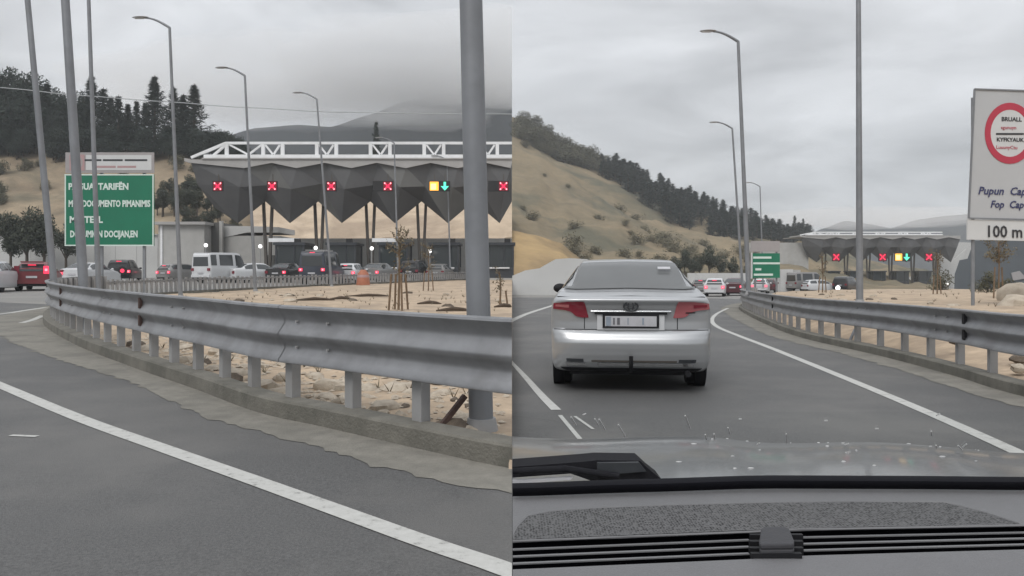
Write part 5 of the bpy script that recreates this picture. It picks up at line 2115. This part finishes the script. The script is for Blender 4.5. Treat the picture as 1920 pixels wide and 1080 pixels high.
# orange drum
b = AT(681, 52)
t = thing('traffic_drum', 'orange plastic traffic drum between the grey saloon and the barrier', 'drum', b)
MB().tube([b, b + Vector((0, 0, 0.25)), b + Vector((0, 0, 0.8)), b + Vector((0, 0, 1.05))], [0.46, 0.44, 0.36, 0.16], 14).build('body', 'orange', t, smooth=40)
MB().tube([b + Vector((0, 0, 0.55)), b + Vector((0, 0, 0.72))], [0.402, 0.385], 14, caps=False).build('band', 'sign_pink', t, smooth=40)
# right: boulders and verge stones
for i, (px, py, d_, s) in enumerate(((1915, 556, 24, 0.62), (1906, 572, 20, 0.42))):
    c = P(px, py, d_)
    o = rock_mesh(30 + i, 0.75).build('boulder', 'stone', None, smooth=40)
    o.location = c + Vector((0, 0, -0.05))
    o.scale = (s * 1.2, s, s)
    tag(o, ('large tan boulder at the right edge behind the guardrail', 'smaller tan boulder in front of the large one at the edge')[i], 'boulder')
for i in range(130):
    d_ = 7.0 + 23 * rr.random() ** 1.6
    x0 = leftmostR(d_)
    x = x0 + 0.3 + 4.0 * rr.random() ** 1.5
    put_rock(rr.choice((0, 1, 2, 3, 4)), Vector((x, d_, sand_height_right(x, d_))), rr.uniform(0.04, 0.14), 'loose stone on the sand behind the guardrail by the red ring sign', 'stones on the far verge')
for i, (px, py, d_) in enumerate(((1571, 540, 88), (1775, 532, 75))):
    top = P(px, py, d_)
    b = Vector((top.x, d_, gz(1, d_) if i == 0 else sand_height_right(top.x, d_)))
    t = thing('bollard_lamp', ('bright globe lamp left of the straight lamp post, before the small canopy', 'small globe lamp at the far end of the small canopy')[i], 'lamp', b, group='globe lamps at the toll islands')
    MB().tube([b, top], 0.05, 8).build('post', 'zinc_post', t, smooth=50)
    MB().sphere(top, 0.26 - 0.1 * i, 10, 6).build('globe', 'lamp_globe', t, smooth=90)
for i, (px, d_, s_) in enumerate(((1766, 62, 0.75), (1890, 30, 0.35), (1850, 40, 0.5))):
    x = (px - 960) / F * d_
    put_tree(bush[i % 3], Vector((x, d_, sand_height_right(x, d_) - 0.1)), s_, ('round dull bush beside the small globe lamp', 'low bush beside the large tan boulder', 'low bush behind the sign post with the red ring')[i], 'bushes on the far verge')

# dry weeds on both verges
wm = MB()
for i in range(370):
    if i < 300:
        px, d_ = rr.uniform(300, 955), rr.uniform(7, 40)
        b = AS(px, d_)
        if b.x < leftmost(d_) + 0.6 or b.x > -0.2:
            continue
    else:
        d_ = rr.uniform(8, 45)
        x = leftmostR(d_) + rr.uniform(0.4, 12)
        b = Vector((x, d_, sand_height_right(x, d_)))
    for j in range(rr.randint(5, 11)):
        a = rr.uniform(0, 6.28)
        h = rr.uniform(0.04, 0.14)
        e = b + Vector((math.cos(a) * h * 0.7, math.sin(a) * h * 0.7, h))
        sd_ = Vector((-math.sin(a), math.cos(a), 0)) * 0.008
        o = len(wm.v)
        wm.v += [b - sd_, b + sd_, e]
        wm.f.append((o, o + 1, o + 2))
tag(wm.build('weeds', 'dry_leaves', kind='stuff'), 'sparse dry weeds scattered over the sandy verges', 'weeds')


# ================================================================== OUR OWN CAR: dashboard, bonnet, wiper
DZ = CH - 0.2                                   # level of the dashboard top


def D(px, py, dz=0.0):
    """point on the dashboard top"""
    d = (0.2 - dz) * F / (py - YH)
    return Vector(((px - 960) / F * d, d, DZ + dz))


root = thing('car_dashboard', 'grey dashboard, wiper and bonnet of the car we sit in', 'dashboard', (0.3, 0.65, DZ))
# dash body: pieces around the vent slot so the slot is a real recess
vt = [(955, 1015), (1410, 997), (1500, 993), (1925, 985)]           # upper lip of the vents
vb = [(955, 1068), (1410, 1048), (1500, 1042), (1925, 1030)]        # lower lip
XR = 2600


def ytop(px):
    return interp([(955, 929), (1200, 921), (1430, 914), (1700, 915), (1909, 917), (XR, 919)], px)


def lin(tab, px):
    (x0, y0_), (x1, y1_) = tab[0], tab[-1]
    for a, b in zip(tab, tab[1:]):
        if px <= b[0]:
            return lerp(a[1], b[1], (px - a[0]) / (b[0] - a[0]))
    return tab[-1][1] + (px - tab[-1][0]) * (tab[-1][1] - tab[-2][1]) / (tab[-1][0] - tab[-2][0])


NX = 40


def crown(b):
    return 0.0


up_ = MB().grid(lambda a, b: D(lerp(960, XR, a), lerp(ytop(lerp(960, XR, a)), lin(vt, lerp(960, XR, a)), b)), NX, 10)
up_.build('dash_top', 'dash', root, smooth=40, clampx='R')
lo_ = MB()
lo_.grid(lambda a, b: D(lerp(960, XR, a), lerp(lin(vb, lerp(960, XR, a)), 1135, b), -0.002), NX, 6)
lo_.build('dash_front', 'dash', root, smooth=40, clampx='R')
# recess
rc = MB()
for tab, dz0 in ((vt, 0.0), (vb, -0.002)):
    rc.grid(lambda a, b: D(lerp(960, XR, a), lin(tab, lerp(960, XR, a)), dz0) + Vector((0, 0, -0.06 * b - 0.0002)), NX, 2)
rc.grid(lambda a, b: D(lerp(960, XR, a), lerp(lin(vt, lerp(960, XR, a)), lin(vb, lerp(960, XR, a)), b)) + Vector((0, 0, -0.058)), NX, 2)
rc.build('vent_recess', 'dash_black', root, clampx='R')
# rim line along the upper lip
MB().tube([D(px, lin(vt, px) + 0.5, 0.0008) for px in range(960, XR, 30)], 0.0011, 6).build('vent_rim', 'slat', root, smooth=60, clampx='R')
# slats
for seg in ((958, 1404), (1492, XR)):
    for f_ in (0.30, 0.55, 0.80):
        pts_ = []
        for i in range(9):
            px = lerp(seg[0], seg[1], i / 8)
            pts_.append(D(px, lerp(lin(vt, px), lin(vb, px), f_), -0.003))
        m_ = MB()
        for i in range(8):
            m_.bar(pts_[i], pts_[i + 1], 0.0028, 0.0009)
        m_.build('vent_slat', 'slat', root, clampx='R')
# knob on its bracket
kc = D(1455, 1016, 0.004)
br = MB()
for s in (-1, 1):
    for f_ in (0.25, 0.5, 0.75):
        q = D(1455 + s * 36, lerp(lin(vt, 1455), lin(vb, 1455), f_), -0.002)
        br.box(q, (0.011, 0.004, 0.005))
br.box(D(1455, 1043, -0.001), (0.036, 0.004, 0.005))
br.build('vent_bracket', 'trim_black', root)
kb = MB()
pts_ = [(1427, 1000), (1434, 997), (1472, 997), (1480, 1000), (1489, 1022), (1489, 1030), (1426, 1031), (1423, 1026)]
kb.slab([D(x, y_, 0.004) for x, y_ in pts_], (0, 0, 0.004))
kb.slab([D(x, y_, 0.004) for x, y_ in ((1423, 1026), (1426, 1031), (1489, 1030), (1489, 1024))], (0, 0, -0.012))
kob = kb.build('vent_knob', 'knob', root)
bv = kob.modifiers.new('bevel', 'BEVEL')
bv.width = 0.0012
bv.segments = 2
# cloth speaker grille
gp = [(958, 1012), (970, 988), (990, 968), (1034, 959), (1120, 953), (1250, 948), (1430, 943), (1600, 941), (1768, 942), (1796, 948), (1850, 962), (1909, 981), (1912, 984), (1800, 985), (1600, 988), (1430, 993), (1200, 1002)]
gm = MB().poly([D(x, y_, 0.0012) for x, y_ in gp])
gm.build('grille_cloth', 'knurl', root, clampx='R')
MB().tube([D(x, y_, 0.0006) for x, y_ in gp + [gp[0]]], 0.0008, 5).build('grille_rim', 'slat', root, clampx='R', smooth=60)
# black glass edge at the foot of the windscreen
be = MB().grid(lambda a, b: D(lerp(960, XR, a), lerp(ytop(lerp(960, XR, a)) + 2, ytop(lerp(960, XR, a)) - 23, b), lerp(0.001, 0.012, math.sin(b * 1.57))), 30, 5)
be.build('windscreen_seal', 'rubber', root, smooth=60, clampx='R')


# bonnet
def bon(a, b):
    px = lerp(960, 2600, a)
    near_y, near_d = interp([(960, 906), (1200, 900), (2120, 898)], px), 0.86
    far_y = interp([(960, 829), (1040, 831), (1330, 833), (1420, 842), (1600, 845), (1760, 855), (1909, 870), (2120, 905)], px)
    far_d = 1.75
    d = lerp(near_d, far_d, b)
    zn = CH - (near_y - YH) / F * near_d
    zf = CH - (far_y - YH) / F * far_d
    z = lerp(zn, zf, b) + 0.028 * math.sin(math.pi * b) + 0.004 * math.sin(px * 0.016) * b
    return Vector(((px - 960) / F * d, d, z))


MB().grid(bon, 60, 24).build('bonnet', 'bonnet', root, smooth=80, clampx='R')
nose = MB().grid(lambda a, b: bon(a, 1.0) + Vector((0, 0.10 * math.sin(b * 1.57), -0.35 * (1 - math.cos(b * 1.57)))), 60, 8)
nose.build('bonnet_nose', 'bonnet', root, smooth=80, clampx='R')
# bright reflected streaks along the bonnet creases, put in as chrome rods
for pts in ([(1040, 846), (1150, 840), (1300, 842), (1330, 847)], [(1230, 872), (1420, 868), (1650, 872), (1880, 880)], [(1440, 853), (1600, 852), (1760, 860), (1890, 872)]):
    mm = MB()
    mm.tube([P(x, y_, 1.30) for x, y_ in pts], 0.0022, 6)
    mm.build('bonnet_glint', 'chrome', root, smooth=60)
# scuttle and wiper
sc_ = MB()
sc_.slab([P(955, 896, 0.80), P(955, 876, 0.80), P(1090, 866, 0.80), P(1120, 863, 0.80), P(1200, 864, 0.80), P(1222, 884, 0.80), P(1240, 898, 0.80), P(1110, 902, 0.80), P(1070, 888, 0.80)], (0, 0.035, 0)).build('wiper_hub', 'rubber', root, clampx='R')
MB().slab([P(1120, 868, 0.795), P(1198, 867, 0.795), P(1212, 884, 0.795), P(1140, 890, 0.795), P(1120, 888, 0.795)], (0, 0.004, 0)).build('hub_face', 'wiper_grey', root)
MB().slab([P(958, 902, 0.79), P(1060, 896, 0.79), P(1074, 895, 0.79), P(1070, 900, 0.79), P(958, 908, 0.79)], (0, 0.006, 0)).build('wiper_arm', 'plate', root, clampx='R')
MB().tube([P(958, 884, 0.79), P(1060, 879, 0.79), P(1095, 884, 0.79), P(1160, 893, 0.79)], 0.0035, 8).build('wiper_blade', 'rubber', root, smooth=60, clampx='R')

# lower strip of the windscreen with rain marks on it
def wsx(px, py):
    """point on the raked windscreen: depth shrinks upwards"""
    d = lerp(0.775, 0.62, (905 - py) / 200.0)
    return P(px, py, d)


ws = MB().grid(lambda a, b: wsx(lerp(960, 2600, a), lerp(903, 772, b)), 20, 8)
ws.build('windscreen', 'windscreen', root, smooth=80, clampx='R')
rw = random.Random(21)
marks = [(1128, 796, -60, 22), (1118, 792, -60, 14), (1165, 808, -60, 26), (1075, 790, -58, 18), (1288, 792, -68, 26), (1322, 820, -75, 10), (1338, 819, -80, 10), (1365, 808, -70, 12), (1386, 786, 0, 5), (1472, 822, -90, 16),
         (1546, 789, 0, 6), (1641, 804, 0, 6), (1743, 813, -90, 8), (1752, 838, -85, 6), (1797, 840, -45, 12), (1805, 836, 40, 10), (1420, 832, 30, 6), (1585, 833, 20, 8), (1095, 735 + 42, 20, 6), (1755, 778, 30, 8)]
for (px, py, ang, ln) in marks:
    a = R(ang)
    dx, dy = math.cos(a) * ln / 2, -math.sin(a) * ln / 2
    p0, p1 = wsx(px - dx, py - dy), wsx(px + dx, py + dy)
    c = (p0 + p1) / 2
    MB().bar(p0 + Vector((0, -0.003, 0.0008)), p1 + Vector((0, -0.003, 0.0008)), 0.0009, 0.0009).build('rain_mark', 'droplet', root)
for i in range(34):
    a, b = rw.uniform(0.18, 0.58), rw.uniform(0.05, 0.9)
    p = bon(a, b)
    s = rw.uniform(0.0008, 0.0019)
    MB().sphere(p + Vector((0, 0, 0.0005)), (s * rw.uniform(1, 2.5), s, s * 0.45), 6, 4).build('water_drop', 'droplet', root, smooth=80)

# ================================================================== AIR
hz = bpy.data.materials.new('haze')
hz.use_nodes = True
t = hz.node_tree
t.nodes.clear()
ho = t.nodes.new('ShaderNodeOutputMaterial')
pv = t.nodes.new('ShaderNodeVolumePrincipled')
pv.inputs['Color'].default_value = (0.89, 0.94, 0.985, 1)
pv.inputs['Density'].default_value = 0.00042
t.links.new(pv.outputs[0], ho.inputs['Volume'])
hb = MB().box((0, 760, 134.5), (3300, 1680, 277)).build('haze', hz, kind='stuff')
hb['label'] = 'pale damp air over the whole valley'
hb['category'] = 'haze'
hb.display_type = 'WIRE'


# low cloud lying on the mountain: closed lens-shaped banks of even density, thin towards their rims
def mist(px, py, d, rx, ry, rz_, dens, seed, label):
    m_ = bpy.data.materials.new('mist')
    m_.use_nodes = True
    q = m_.node_tree
    q.nodes.clear()
    o_ = q.nodes.new('ShaderNodeOutputMaterial')
    v_ = q.nodes.new('ShaderNodeVolumePrincipled')
    v_.inputs['Color'].default_value = (0.97, 0.98, 0.99, 1)
    v_.inputs['Density'].default_value = dens
    q.links.new(v_.outputs[0], o_.inputs['Volume'])
    c = P(px, py, d)
    mb = MB().sphere((0, 0, 0), (rx, ry, rz_), 48, 24, lambda n: 1 + 0.45 * fbm(n.x * 2.2 + seed, n.y * 2.2, n.z * 1.6, 4))
    for v in mb.v:
        v += c
        v.x = min(v.x, -0.05) if px < 960 else max(v.x, 0.05)
    ob = mb.build('mist', m_, kind='stuff', smooth=180)
    ob['label'] = label
    ob['category'] = 'mist'


mist(600, 150, 500, 150, 70, 24, 0.013, 1.0, 'broad bank of low cloud hiding the mountain top above the canopy')
mist(890, 112, 470, 120, 60, 24, 0.022, 4.0, 'low cloud bank on the mountain beside the thick lamp post')
mist(760, 160, 440, 80, 40, 13, 0.012, 6.0, 'ragged low cloud in the middle of the mountain slope')
mist(470, 196, 460, 100, 45, 13, 0.006, 9.0, 'thin mist drifting over the mountain foot left of the canopy middle')
mist(800, 226, 360, 30, 20, 4, 0.007, 13.0, 'small wisp of mist on the dark mountain slope above the truss')
mist(1640, 408, 600, 90, 50, 8, 0.010, 17.0, 'low cloud on the far ridge behind the small distant toll canopy')
